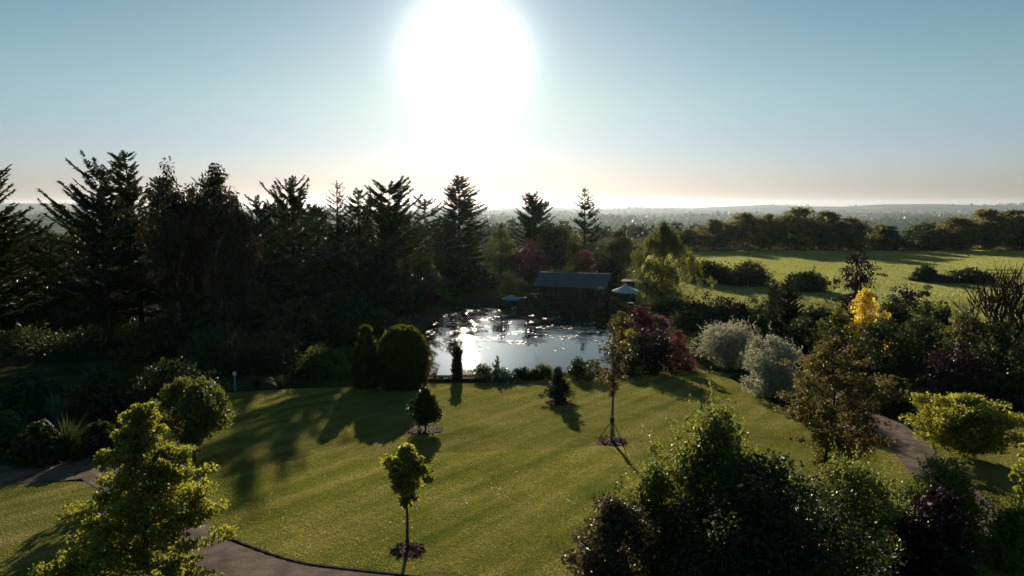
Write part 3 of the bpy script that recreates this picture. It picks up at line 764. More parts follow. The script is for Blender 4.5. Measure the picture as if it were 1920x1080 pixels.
# ------------------------------------------------------------------ far country
def far_woods():
    rng = np.random.default_rng(11); b = MB()
    def clumps(C, rad, hh, nl, big):
        k = len(C); i = np.repeat(np.arange(k), nl); m = len(i)
        d = nrm(rng.normal(0, 1, (m, 3))); d[:,2] = np.abs(d[:,2])
        P = C[i] + d*np.c_[rad[i], rad[i], hh[i]]*rng.uniform(.45, 1, (m, 1))
        s = rad[i]*big*rng.uniform(.7, 1.3, m)
        D = d + rng.normal(0, .6, (m, 3)); N = rng.normal(0, .6, (m, 3)) + d
        b.leaves(P - nrm(D)*(s*.5)[:,None], D, N, s, s*.75, np.clip(rng.uniform(0, .6, k)[i]+rng.uniform(0, .4, m), 0, 1))
    def rows(n, r0, r1, spread, per, gap):
        out = []
        for _ in range(n):
            r = math.exp(rng.uniform(math.log(r0), math.log(r1))); a = R(rng.uniform(-44, 44))
            c = np.array([r*math.sin(a), r*math.cos(a)]); th = rng.choice([0, .25, -.3, 1.5]) + rng.normal(0, .15)
            k = rng.integers(4, per); s = (np.arange(k)-k/2)*gap*rng.uniform(.7, 1.4) + rng.normal(0, gap*.25, k)
            out.append(c + np.c_[np.cos(th)*s, np.sin(th)*s] + rng.normal(0, spread, (k, 2)))
        P = np.concatenate(out); rr = np.hypot(P[:,0], P[:,1]); return P[rr > r0*.9]
    for (n, r0, r1, sp, per, gap, nl, big, sz) in ((34, 330, 800, 4, 14, 9, 110, .42, 4.0), (240, 700, 2400, 8, 22, 13, 16, .9, 5.5), (420, 2400, 9000, 25, 30, 26, 4, 1.8, 9)):
        P = rows(n, r0, r1, sp, per, gap); C = np.c_[P, gz(P[:,0], P[:,1])]
        k = len(P); rad = sz*rng.uniform(.6, 1.4, k); clumps(C, rad, rad*rng.uniform(1.1, 2.0, k), nl, big)
    o = tag(link('distant_woodland', b.mesh('distant_woodland', LM['dark'])), kind='stuff')
far_woods()

# ------------------------------------------------------------------ the haze over the valley
def make_haze():
    b = MB(); b.box((0, 5300, -5), (27000, 16400, 230))
    m, nt, N, Lk = mat_new('haze'); out = N('ShaderNodeOutputMaterial'); v = N('ShaderNodeVolumePrincipled')
    v.inputs['Color'].default_value = (.74,.87,1,1); v.inputs['Density'].default_value = 3.5e-5; v.inputs['Anisotropy'].default_value = .58
    Lk(v.outputs[0], out.inputs['Volume'])
    tag(link('haze', b.mesh('haze', m)), kind='stuff')
make_haze()
#@@STRUCT@@
# ------------------------------------------------------------------ garden hut, parasols, small structures
def make_hut():
    ox, oy, oz = spot(1077, 77)
    o = thing('garden_hut', 'low dark timber hut with blue-grey metal roof beyond the pond', 'hut', (ox, oy, oz), R(-17))
    Lh, Wd, eh, rh = 7.3, 4.4, 2.05, 3.0
    hl, hw = Lh/2, Wd/2
    bf = MB()
    # front wall of upright boards, each one proud or shy of its neighbour
    for i, x in enumerate(np.arange(-hl+.1, hl, .2)):
        if -2.5 < x < -1.0 or .2 < x < 1.7: continue
        e = MB(); e.box((0, 0, eh/2-.06), (.185, .03 + .012*(i % 2), eh-.12)); link('board', e.mesh('board', M['timber_dark']), o, (x, -hw, 0))
    w = MB()
    w.box((0, hw-.05, eh/2-.05), (Lh, .08, eh-.1))
    for s in (-1, 1):
        x = s*hl
        w.add([(x,-hw,0),(x,hw,0),(x,hw,eh-.09),(x,0,rh-.1),(x,-hw,eh-.09),(x-s*.08,-hw,0),(x-s*.08,hw,0),(x-s*.08,hw,eh-.09),(x-s*.08,0,rh-.1),(x-s*.08,-hw,eh-.09)],
              [(0,1,2),(0,2,4),(2,3,4),(5,6,7),(5,7,9),(7,8,9)])
    w.box((0, -hw+.09, eh-.2), (Lh-.2, .06, .2))
    link('wall', w.mesh('wall', M['timber_dark']), o)
    for x in (-1.75, .95):
        f = MB()
        for sx in (-.72, .72): f.box((sx, 0, 1.0), (.07, .06, 2.0))
        f.box((0, 0, 1.97), (1.37, .06, .07)); f.box((0, 0, .06), (1.37, .06, .07)); f.box((0, 0, 1.0), (.06, .055, 1.85))
        d = link('glazed_door', f.mesh('glazed_door', M['timber']), o, (x, -hw, 0))
        p = MB(); p.box((-.35, 0, 1.0), (.6, .02, 1.8)); p.box((.35, 0, 1.0), (.6, .02, 1.8)); link('pane', p.mesh('pane', M['glass_dark']), d)
        h = MB(); h.box((.08, -.05, 1.0), (.03, .05, .16)); link('handle', h.mesh('handle', M['metal_dark']), d)
    # roof: each sheet of metal a piece of its own with a standing seam
    ov, ev = .45, .75
    n = 14; px = (Lh+2*ov)/n
    slope = math.hypot(hw+ev, (rh-eh)/hw*(hw+ev)); k = (rh-eh)/hw
    rf = MB(); rf.box((0, 0, rh+.03), (Lh+2*ov, .16, .04)); roof = link('roof', rf.mesh('roof', M['roof_metal']), o)
    for s in (-1, 1):
        e = MB(); w2 = px/2-.004; y1 = s*(hw+ev); z1 = rh-k*(hw+ev)
        e.add([(-w2,0,rh),(w2,0,rh),(w2,y1,z1),(-w2,y1,z1),(-w2,0,rh-.06),(w2,0,rh-.06),(w2,y1,z1-.06),(-w2,y1,z1-.06)],
              [(0,1,2,3),(7,6,5,4),(3,2,6,7),(0,4,5,1),(1,5,6,2),(0,3,7,4)])
        a = w2-.03
        e.add([(a,0,rh+.004),(w2,0,rh+.004),(w2,y1,z1+.004),(a,y1,z1+.004),(a+.008,0,rh+.022),(w2-.008,0,rh+.022),(w2-.008,y1,z1+.022),(a+.008,y1,z1+.022)],
              [(4,5,6,7),(0,1,5,4),(1,2,6,5),(2,3,7,6),(3,0,4,7)])
        me = e.mesh('roof_sheet', M['roof_metal'])
        for i in range(n): link('roof_sheet', me, roof, (-Lh/2-ov+px*(i+.5), 0, 0))
        f = MB(); f.box((0, y1+s*.012, z1-.1), (Lh+2*ov, .025, .16)); link('fascia', f.mesh('fascia', M['timber_dark']), o)
    for x in (-3.5, -1.2, 1.2, 3.5):
        p = MB(); p.box((0, 0, .75), (.11, .11, 1.5)); link('post', p.mesh('post', M['timber']), o, (x, -hw-ev+.12, 0))
    d = MB(); d.box((0, -hw-.75, .02), (Lh+.4, 1.4, .14)); link('deck', d.mesh('deck', M['timber']), o)
    return o
make_hut()

def make_parasol(name, label, loc, r, h, rise, mat, n=8, rz=0.):
    o = thing(name, label, 'parasol', loc, rz)
    for i in range(n):      # each panel of the canopy
        a0, a1 = 2*math.pi*i/n, 2*math.pi*(i+1)/n; am = (a0+a1)/2
        b = MB(); V = []
        for q, dz in ((.06, 0), (.55, .0), (1.0, -.0)):
            z = h + rise*(1-q) - .06*math.sin(q*math.pi)*(rise > .4)
            V += [(r*q*math.cos(a0), r*q*math.sin(a0), z), (r*q*.985*math.cos(am), r*q*.985*math.sin(am), z-.03*q), (r*q*math.cos(a1), r*q*math.sin(a1), z)]
        V += [(v[0]*1.0, v[1]*1.0, v[2]-.14) for v in V[6:9]]
        b.add(V, [(0,1,4,3),(1,2,5,4),(3,4,7,6),(4,5,8,7),(6,7,10,9),(7,8,11,10)])
        link('canopy_panel', b.mesh('canopy_panel', mat), o)
        t = MB(); t.tube([(0,0,h+rise-.14),(r*.95*math.cos(a0), r*.95*math.sin(a0), h-.06)], .012, 4); link('rib', t.mesh('rib', M['metal_dark']), o)
    b = MB(); b.lathe([(r*.16, h+rise*.9), (r*.1, h+rise*1.02), (.02, h+rise*1.14), (.001, h+rise*1.15)], 12); link('vent_cap', b.mesh('vent_cap', mat), o)
    b = MB(); b.tube([(0,0,.05),(0,0,h+rise)], .035, 8); link('pole', b.mesh('pole', M['metal_dark']), o)
    b = MB(); b.lathe([(.34,0),(.34,.08),(.12,.12),(.05,.3)], 16); link('base', b.mesh('base', M['stone']), o)
    return o
make_parasol('parasol', 'pale grey open parasol standing right of the hut', spot(1172, 70), 1.38, 1.95, .62, M['canvas'], rz=.2)
make_parasol('parasol', 'small blue domed parasol left of the hut beyond the pond', spot(958, 73.6), 1.0, 1.75, .34, M['canvas_blue'], rz=.1)

def make_table(name, label, loc, w, d, h, rz):
    o = thing(name, label, 'table', loc, rz)
    for i in range(5):
        b = MB(); b.box((0, 0, 0), (w, d/5-.012, .035)); link('plank', b.mesh('plank', M['timber']), o, (0, -d/2+d/5*(i+.5), h))
    for sx in (-1, 1):
        for sy in (-1, 1):
            b = MB(); b.box((0, 0, h/2-.02), (.08, .08, h-.04)); link('leg', b.mesh('leg', M['timber']), o, (sx*(w/2-.12), sy*(d/2-.1), 0))
    return o
lp = spot(1172, 69.4)
make_table('garden_table', 'brown wooden garden table under the pale grey parasol', lp, 1.7, .9, .74, .1)
def make_chair(label, loc, rz):
    o = thing('garden_chair', label, 'chair', loc, rz, 'chairs round the garden table')
    b = MB(); b.box((0, 0, .44), (.5, .48, .04)); link('seat', b.mesh('seat', M['timber']), o)
    b = MB(); 
    for x in (-.18, 0, .18): b.box((x, .23, .72), (.09, .03, .5))
    b.box((0, .23, .98), (.5, .04, .06)); link('backrest', b.mesh('backrest', M['timber']), o)
    for sx in (-.21, .21):
        for sy in (-.2, .2):
            b = MB(); b.box((0, 0, .21), (.05, .05, .42)); link('leg', b.mesh('leg', M['timber']), o, (sx, sy, 0))
make_chair('wooden garden chair at the left end of the table under the grey parasol', (lp[0]-1.25, lp[1], g1(lp[0]-1.25, lp[1])), R(90))
make_chair('wooden garden chair at the right end of the table under the grey parasol', (lp[0]+1.25, lp[1]+.1, g1(lp[0]+1.25, lp[1]+.1)), R(-90))
lt = spot(958, 73)
make_table('low_table', 'low reddish table under the small blue parasol', lt, 1.2, .6, .42, 0)

def make_screen(label, px, d, w, h, cap, mat, rz):
    o = thing('timber_screen', label, 'screen', spot(px, d), rz)
    n = max(3, int(w/.16))
    for i in range(n):
        b = MB(); b.box((0, 0, h/2), (w/n-.01, .03+.01*(i % 2), h)); link('board', b.mesh('board', mat), o, (-w/2+w/n*(i+.5), 0, 0))
    b = MB(); b.box((0, 0, h+.025), (w+.1, .16, .05)); link('capping', b.mesh('capping', cap), o)
make_screen('brown upright board screen with a pale top left of the hut', 978, 74, .95, 1.5, M['white_paint'], M['timber'], R(12))
make_screen('weathered grey board screen joining the left end of the hut', 1006, 74.6, 1.25, 1.5, M['stone'], M['timber_dark'], R(-6))
def make_lean_to():
    o = thing('open_shelter', 'low open shelter with a pale flat roof edge behind the grey parasol', 'shelter', spot(1190, 76.5), R(-14))
    b = MB(); b.box((0, 0, 2.25), (2.9, 2.2, .09)); link('roof', b.mesh('roof', M['stone']), o)
    for sx in (-1.3, 1.3):
        for sy in (-.95, .95):
            b = MB(); b.box((0, 0, 1.1), (.1, .1, 2.2)); link('post', b.mesh('post', M['timber']), o, (sx, sy, 0))
make_lean_to()

def make_landing():
    x0, y0, _ = at(868, 713)
    o = thing('stone_landing', 'pale stone landing slabs leading into the near edge of the pond', 'landing', (x0-.1, y0+.35, .5), R(3))
    rng = random.Random(4)
    for i in range(3):
        for j in range(6):
            b = MB(); b.box((0, 0, -.06+rng.uniform(-.006, .006)), (.47, .55, .14)); link('paving_slab', b.mesh('paving_slab', M['stone']), o, (-.49+.49*i, .28+.57*j, 0))
    b = MB(); b.box((0, 1.7, -.75), (1.3, 3.2, 1.2)); link('footing', b.mesh('footing', M['stone']), o)
make_landing()
def make_edging():
    pts = [A2(*p) for p in [(790,717),(850,717),(905,716.5),(955,716)]]
    o = thing('timber_edging', 'low dark timber sleepers edging the lawn beside the pond', 'edging', (*pts[0], g1(*pts[0])))
    for a, b_ in zip(pts[:-1], pts[1:]):
        a = np.array(a); b_ = np.array(b_); c = (a+b_)/2; L_ = np.linalg.norm(b_-a)
        e = MB(); e.box((0, 0, .1), (L_-.02, .16, .3)); s = link('sleeper', e.mesh('sleeper', M['timber_dark']), o, (c[0]-pts[0][0], c[1]-pts[0][1], g1(*c)-g1(*pts[0])))
        s.rotation_euler.z = math.atan2(b_[1]-a[1], b_[0]-a[0])
    pts = [A2(*p) for p in [(962,716),(990,713),(1015,711),(1042,709)]]
    o = thing('stone_edging', 'low pale stone kerb curving along the lawn by the pond shrubs', 'edging', (*pts[0], g1(*pts[0])))
    for a, b_ in zip(pts[:-1], pts[1:]):
        a = np.array(a); b_ = np.array(b_); c = (a+b_)/2; L_ = np.linalg.norm(b_-a)
        e = MB(); e.box((0, 0, .05), (L_-.03, .14, .2)); s = link('kerb_stone', e.mesh('kerb_stone', M['stone']), o, (c[0]-pts[0][0], c[1]-pts[0][1], g1(*c)-g1(*pts[0])))
        s.rotation_euler.z = math.atan2(b_[1]-a[1], b_[0]-a[0])
make_edging()
def make_path_edge():
    pts = curve_pts([tuple(p) for p in path_edge], 4)
    o = thing('path_edging', 'thin dark edging board between the lawn and the brown gravel path', 'edging', (*pts[0], g1(*pts[0])))
    for a, b_ in zip(pts[:-1], pts[1:]):
        c = (a+b_)/2; L_ = np.linalg.norm(b_-a); e = MB(); e.box((0, 0, .0), (L_+.01, .05, .16))
        s = link('edging_board', e.mesh('edging_board', M['timber_dark']), o, (c[0]-pts[0][0], c[1]-pts[0][1], g1(*c)-g1(*pts[0])))
        s.rotation_euler.z = math.atan2(b_[1]-a[1], b_[0]-a[0])
make_path_edge()
def make_rail_fence():
    c0 = np.array(spot(1850, 104)[:2]); c1 = np.array(spot(2010, 104)[:2]); n = 6
    o = thing('rail_fence', 'brown rail fence crossing the field at its right edge', 'fence', (*c0, g1(*c0)))
    for i in range(n+1):
        c = c0+(c1-c0)*i/n; b = MB(); b.box((0, 0, .5), (.11, .11, 1.25)); link('post', b.mesh('post', M['timber']), o, (c[0]-c0[0], c[1]-c0[1], g1(*c)-g1(*c0)))
    L_ = np.linalg.norm(c1-c0)
    for z in (.45, .95):
        b = MB(); b.box((L_/2, -.07, z), (L_, .05, .12)); link('rail', b.mesh('rail', M['timber']), o)
make_rail_fence()
def make_lamp():
    o = thing('bollard_light', 'slim grey bollard with a small white cap beside the left shrubs', 'bollard', at(441, 733))
    b = MB(); b.tube([(0,0,-.05),(0,0,.85)], [.06,.05], 8); link('post', b.mesh('post', M['stone']), o)
    b = MB(); b.lathe([(.05,.85),(.1,.88),(.1,1.0),(.05,1.06),(.001,1.07)], 10); link('cap', b.mesh('cap', M['white_paint']), o)
make_lamp()
def make_planter_column():
    x, y, z = at(857, 716); y += .15
    o = thing('planter', 'square dark planter box at the pond edge under a thin evergreen', 'planter', (x, y, z))
    for i, (cx, cy, sx, sy) in enumerate(((0,-.27,.6,.06),(0,.27,.6,.06),(-.27,0,.06,.48),(.27,0,.06,.48))):
        b = MB(); b.box((cx, cy, .22), (sx, sy, .5)); link('side_panel', b.mesh('side_panel', M['timber_dark']), o)
    b = MB(); b.box((0, 0, .36), (.47, .47, .08)); link('soil', b.mesh('soil', M['soil']), o)
    h = top_z(y, 657) - z - .4
    plant('columnar_juniper', 'thin upright evergreen column in the dark planter at the pond edge', 'tree',
          topiary(77, h, .26, lambda t: np.clip((1-t)*1.5, 0, 1)**.6, 'dark', 1500, .12, .05), (x, y, z+.4))
make_planter_column()

# ------------------------------------------------------------------ conifers of the left belt
BELT = 'tall trees of the dark left belt'
def con(px, d, top, wpx, label, name='conifer_tree', seed=0, group=BELT, **k):
    loc, h, w = dims(px, d, top, wpx); return plant(name, label, 'tree', conifer(seed, h, w, **k), loc, group, rz=seed*1.3)
def wee(px, d, top, wpx, label, name, seed=0, group=BELT, **k):
    loc, h, w = dims(px, d, top, wpx); return plant(name, label, 'tree', broadleaf(seed, h, w, leaf='birch_brown', bark='bark_birch', **k), loc, group, rz=seed*1.1)
def bro(px, d, top, wpx, label, name='broadleaf_tree', cat='tree', seed=0, group=None, **k):
    loc, h, w = dims(px, d, top, wpx); return plant(name, label, cat, broadleaf(seed, h, w, **k), loc, group, rz=seed*.9, crown='crown' if cat == 'tree' else 'foliage')
def brb(px, base, top, wpx, label, name='shrub', cat='shrub', seed=0, group=None, **k):
    loc, h, w = dims_b(px, base, top, wpx); return plant(name, label, cat, broadleaf(seed, h, w, **k), loc, group, rz=seed*.9, crown='crown' if cat == 'tree' else 'foliage')

con(-8, 46, 276, 250, 'tall dark spruce cut by the left edge of the picture', 'spruce_tree', 1, base=.22, nw=34, per=9, spray=.78, dens=1.4, gaps=.04, irregular=.35, rise=.6)
con(-120, 52, 290, 220, 'dark spruce mostly out of view beyond the left edge', 'spruce_tree', 31, base=.2, nw=26, per=7, spray=.8, irregular=.3)
con(208, 50, 318, 190, 'ragged dark pine with bare lower trunk and long left boughs', 'pine_tree', 2, base=.24, nw=26, per=8, spray=.7, dens=1.4, gaps=.06, irregular=.45, pw=.55, lift=.35, drop=.0)
con(268, 54, 281, 130, 'tallest dense dark spruce of the left group, dark pointed top', 'spruce_tree', 3, base=.15, nw=32, per=8, spray=.65, dens=1.4, irregular=.25, pw=.62)
con(490, 60, 368, 130, 'dark conifer just right of the brown weeping birches', 'conifer_tree', 4, base=.1, nw=24, per=7, spray=.75, dens=1.2, irregular=.3, pw=.6)
wee(334, 48, 288, 140, 'brownish weeping birch with broad rounded top, left of its twin', 'weeping_birch', 5, nc=170, n=52, L=.28, W=.11, stem=.05, prof='lobed', cl=.125, flat=1.5, droop=1.0, jag=.2, lumpy=.3, inner=.12, trunk_r=.13)
wee(418, 48.5, 284, 130, 'brownish weeping birch with slim drooping top, right of its twin', 'weeping_birch', 6, nc=170, n=52, L=.28, W=.11, stem=.05, prof='lobed', cl=.125, flat=1.5, droop=1.0, jag=.22, lumpy=.3, inner=.12, trunk_r=.13)
wee(378, 51, 322, 110, 'lower brownish weeping birch between the two tall ones', 'weeping_birch', 19, nc=170, n=52, L=.28, W=.11, stem=.05, prof='lobed', cl=.125, flat=1.5, droop=1.0, jag=.22, lumpy=.3, inner=.12, trunk_r=.13)
wee(455, 50, 352, 84, 'lowest brownish weeping birch right of the two tall ones', 'weeping_birch', 20, nc=170, n=52, L=.28, W=.11, stem=.05, prof='lobed', cl=.125, flat=1.5, droop=1.0, jag=.22, lumpy=.3, inner=.12, trunk_r=.13)
con(556, 65, 343, 120, 'open pine with two upswept tops standing on a bare trunk', 'pine_tree', 7, base=.3, nw=16, per=6, spray=.8, dens=1.7, irregular=.3, pw=.38, lift=.45, drop=.05, rise=.7)
con(637, 72, 338, 110, 'spruce with a sparse see-through spire', 'spruce_tree', 8, base=.1, nw=28, per=7, spray=.7, dens=1.0, top_thin=.7, irregular=.25, pw=.95)
con(677, 76, 355, 115, 'short dark spruce between the sparse spire and the broad conifer', 'spruce_tree', 9, base=.05, nw=24, per=8, spray=.8, dens=1.4, pw=.7)
con(736, 71, 349, 140, 'broad dense dark conifer with a rounded bushy top', 'conifer_tree', 10, base=.08, nw=26, per=10, spray=.8, dens=1.7, pw=.36, irregular=.3, lift=.25, rise=.45)
con(800, 104, 374, 62, 'bare stemmed pine with a flat tuft of boughs on top', 'scots_pine', 11, base=.62, nw=9, per=6, spray=.9, dens=1.1, pw=.3, rise=.5, drop=-.1, leaf='conifer', irregular=.4)
con(862, 118, 328, 124, 'tall dense spruce under the sun, highest in the middle', 'spruce_tree', 12, base=.04, nw=36, per=10, spray=1.05, dens=1.5, pw=.72, irregular=.25, lift=.18, rise=.3)
con(1003, 120, 366, 86, 'dark bushy conifer behind the plum-red tree', 'conifer_tree', 13, base=.1, nw=26, per=9, spray=1.05, dens=1.5, pw=.55, irregular=.3, lift=.3, rise=.5)
con(1095, 118, 351, 76, 'open spruce with spreading tiers and a thin spire behind the hut', 'spruce_tree', 14, base=.08, nw=19, per=7, spray=1.0, dens=1.1, top_thin=.35, pw=.85, irregular=.3, lift=.35)
con(455, 66, 400, 120, 'dark conifer behind the weeping birches', 'conifer_tree', 15, base=.05, nw=22, per=8, spray=.9, dens=1.3, pw=.6)
con(600, 82, 388, 140, 'dark conifer low between the open pine and the sparse spruce', 'conifer_tree', 16, base=.02, nw=22, per=8, spray=.9, dens=1.4, pw=.5)
con(100, 62, 440, 130, 'low dark conifer in the gap right of the edge spruce', 'conifer_tree', 17, base=.25, nw=16, per=8, spray=.8, dens=1.2, pw=.5)
con(318, 58, 330, 110, 'dark conifer hidden behind the brown weeping birches', 'conifer_tree', 18, base=.12, nw=24, per=8, spray=.8, dens=1.3, pw=.55)

for px, d, top, w, sd, lb in ((48, 64, 418, 190, 328, 'dark conifer behind the edge spruce'), (235, 68, 350, 130, 329, 'dark conifer raised for shade behind the ragged pine trunk'), (150, 78, 452, 150, 321, 'dark conifer far back behind the ragged pine'), (405, 72, 332, 150, 322, 'dark conifer raised for shade, hidden behind the weeping birches'), (525, 86, 388, 140, 323, 'dark conifer far back left of the open pine'),  # those behind pine trunk and birches are made taller to shade the left bank
    (580, 90, 392, 135, 324, 'dark conifer far back right of the open pine'), (700, 92, 372, 145, 325, 'dark conifer far back behind the broad conifer'), (770, 96, 404, 120, 326, 'dark conifer far back left of the bare stemmed pine'), (835, 108, 420, 90, 327, 'dark conifer far back beside the tall middle spruce')):
    con(px, d, top, w, lb, 'conifer_tree', sd, base=.03, nw=18, per=8, spray=1.2, dens=.75, pw=.5, irregular=.3)

# middle storey of the belt
UND = 'understorey of the left belt'
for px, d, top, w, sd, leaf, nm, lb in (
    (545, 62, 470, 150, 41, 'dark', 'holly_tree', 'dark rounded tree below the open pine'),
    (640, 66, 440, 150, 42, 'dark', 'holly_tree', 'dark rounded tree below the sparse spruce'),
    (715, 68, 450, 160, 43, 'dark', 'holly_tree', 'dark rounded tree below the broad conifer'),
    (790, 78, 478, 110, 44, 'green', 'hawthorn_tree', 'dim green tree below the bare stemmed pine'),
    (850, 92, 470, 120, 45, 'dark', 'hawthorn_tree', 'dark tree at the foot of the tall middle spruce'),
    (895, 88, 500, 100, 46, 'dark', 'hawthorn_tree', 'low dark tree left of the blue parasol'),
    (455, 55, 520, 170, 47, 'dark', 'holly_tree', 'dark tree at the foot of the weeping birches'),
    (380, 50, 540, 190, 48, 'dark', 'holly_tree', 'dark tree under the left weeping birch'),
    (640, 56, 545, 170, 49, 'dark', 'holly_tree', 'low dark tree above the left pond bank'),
    (0, 60, 500, 240, 340, 'dark', 'holly_tree', 'dark rounded tree added for shade behind the edge spruce'), (170, 62, 520, 190, 341, 'dark', 'holly_tree', 'dark rounded tree behind the ragged pine trunk'), (560, 52, 560, 180, 50, 'dark', 'holly_tree', 'low dark tree in front of the open pine')):  # tree behind the edge spruce is added to keep sun off the left bank
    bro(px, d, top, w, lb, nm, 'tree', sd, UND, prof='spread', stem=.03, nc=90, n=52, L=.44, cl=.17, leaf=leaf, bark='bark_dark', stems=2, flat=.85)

# shrubs on the dark left bank
SHL = 'shrubs on the shaded left bank'
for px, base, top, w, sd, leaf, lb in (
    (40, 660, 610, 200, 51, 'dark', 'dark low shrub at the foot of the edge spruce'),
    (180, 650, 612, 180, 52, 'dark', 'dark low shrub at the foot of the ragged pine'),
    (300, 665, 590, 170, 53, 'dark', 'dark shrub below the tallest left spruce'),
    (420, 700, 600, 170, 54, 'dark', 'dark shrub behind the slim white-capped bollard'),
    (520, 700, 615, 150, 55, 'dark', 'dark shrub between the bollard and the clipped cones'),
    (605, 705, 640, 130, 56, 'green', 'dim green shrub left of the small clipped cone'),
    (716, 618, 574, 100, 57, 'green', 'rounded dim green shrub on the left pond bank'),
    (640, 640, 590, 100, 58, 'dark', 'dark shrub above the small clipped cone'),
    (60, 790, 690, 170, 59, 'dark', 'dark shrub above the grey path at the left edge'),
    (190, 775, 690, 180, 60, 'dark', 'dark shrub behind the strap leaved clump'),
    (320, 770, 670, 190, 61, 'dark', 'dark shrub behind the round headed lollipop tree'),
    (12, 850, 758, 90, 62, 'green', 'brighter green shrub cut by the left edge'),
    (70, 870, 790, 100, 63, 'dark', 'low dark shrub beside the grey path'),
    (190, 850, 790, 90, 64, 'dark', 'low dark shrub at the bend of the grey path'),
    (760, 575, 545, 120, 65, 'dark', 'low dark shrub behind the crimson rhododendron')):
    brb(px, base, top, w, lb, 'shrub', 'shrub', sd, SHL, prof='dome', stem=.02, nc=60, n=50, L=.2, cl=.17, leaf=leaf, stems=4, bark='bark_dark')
brb(808, 566, 548, 42, 'low crimson rhododendron on the far left pond bank', 'rhododendron', 'shrub', 66, prof='dome', stem=.05, nc=36, n=36, L=.26, cl=.17, leaf='crimson', stems=3)
def tft(px, base, h, spread, n, wd, leaf, label, seed, name='grass_clump', cat='grass clump', group=None, bend=.7):
    o = link(name, tuft(seed, h, spread, n, wd, leaf, bend), None, at(px, base)); tag(o, label, cat, group); return o
tft(128, 855, 1.5, 1.1, 150, .06, 'dark', 'large strap leaved clump beside the grey path', 71, 'flax_clump', 'flax')
tft(108, 800, 1.5, .7, 110, .06, 'blue', 'bluish spiky plant behind the large strap leaved clump', 72, 'flax_clump', 'flax')
tft(480, 730, .9, .7, 130, .04, 'dark', 'dark spiky clump right of the bollard', 73, 'flax_clump', 'flax')
tft(525, 728, .8, .7, 110, .04, 'dark', 'dark spiky clump left of the small clipped cone', 74, 'flax_clump', 'flax')

# ------------------------------------------------------------------ trees round the hut
HUT = 'trees behind the hut'
bro(940, 100, 410, 90, 'soft green upright tree between the tall middle spruce and the plum-red tree', 'willow_tree', 'tree', 81, HUT, prof='ovate', stem=.12, nc=80, n=46, L=.36, W=.16, cl=.15, leaf='green', droop=.5)
bro(1040, 104, 418, 100, 'dark green round topped tree behind the hut', 'ash_tree', 'tree', 82, HUT, prof='round', stem=.15, nc=80, n=46, L=.4, cl=.16, leaf='dark')
bro(1078, 110, 424, 60, 'yellow-green tree between the round dark tree and the open spruce', 'ash_tree', 'tree', 83, HUT, prof='ovate', stem=.15, nc=50, n=40, L=.4, cl=.17, leaf='lime')
bro(1162, 102, 424, 90, 'yellow-topped green tree right of the open spruce', 'field_maple', 'tree', 84, HUT, prof='ovate', stem=.12, nc=80, n=46, L=.38, cl=.15, leaf='olive')
bro(1128, 92, 470, 80, 'dim blue-green tree behind the right end of the hut', 'ash_tree', 'tree', 85, HUT, prof='round', stem=.1, nc=60, n=40, L=.36, cl=.17, leaf='dark')
loc, h, w = dims(1242, 77, 420, 124)
plant('willow_tree', 'large feathery green willow standing alone right of the parasol', 'tree', weeper(86, h, w, 'willow', 'bark', 190, 26, .3, .11, .06, .16, 'ovate'), loc)
bro(992, 93, 438, 92, 'plum-red leaved tree left of the hut roof', 'copper_cherry', 'tree', 87, HUT, prof='ovate', stem=.12, nc=70, n=44, L=.3, cl=.14, leaf='plum', jag=.15)
bro(1096, 88, 464, 60, 'small bright red maple behind the hut roof', 'red_maple', 'tree', 88, HUT, prof='round', stem=.2, nc=44, n=40, L=.28, cl=.17, leaf='red', flat=.5)
bro(955, 80, 516, 44, 'small yellow-green bush behind the blue parasol', 'golden_shrub', 'shrub', 89, None, prof='dome', stem=.05, nc=34, n=34, L=.24, cl=.17, leaf='lime', stems=3)
bro(1122, 71, 533, 24, 'little pale green sapling in front of the hut eaves', 'sapling', 'tree', 90, None, prof='round', stem=.3, nc=24, n=30, L=.18, cl=.18, leaf='olive')
for px, d, top, w, sd, lb in ((1010, 72.8, 561, 100, 91, 'dark low shrub at the far pond edge before the grey board screen'), (1085, 71.6, 563, 110, 92, 'dark low shrub at the far pond edge before the hut doors'), (1150, 67, 572, 80, 93, 'dark low shrub at the far pond edge below the grey parasol')):
    bro(px, d, top, w, lb, 'shrub', 'shrub', sd, 'dark shrubs on the far pond edge', prof='dome', stem=.02, nc=50, n=40, L=.22, cl=.16, leaf='dark', stems=3)

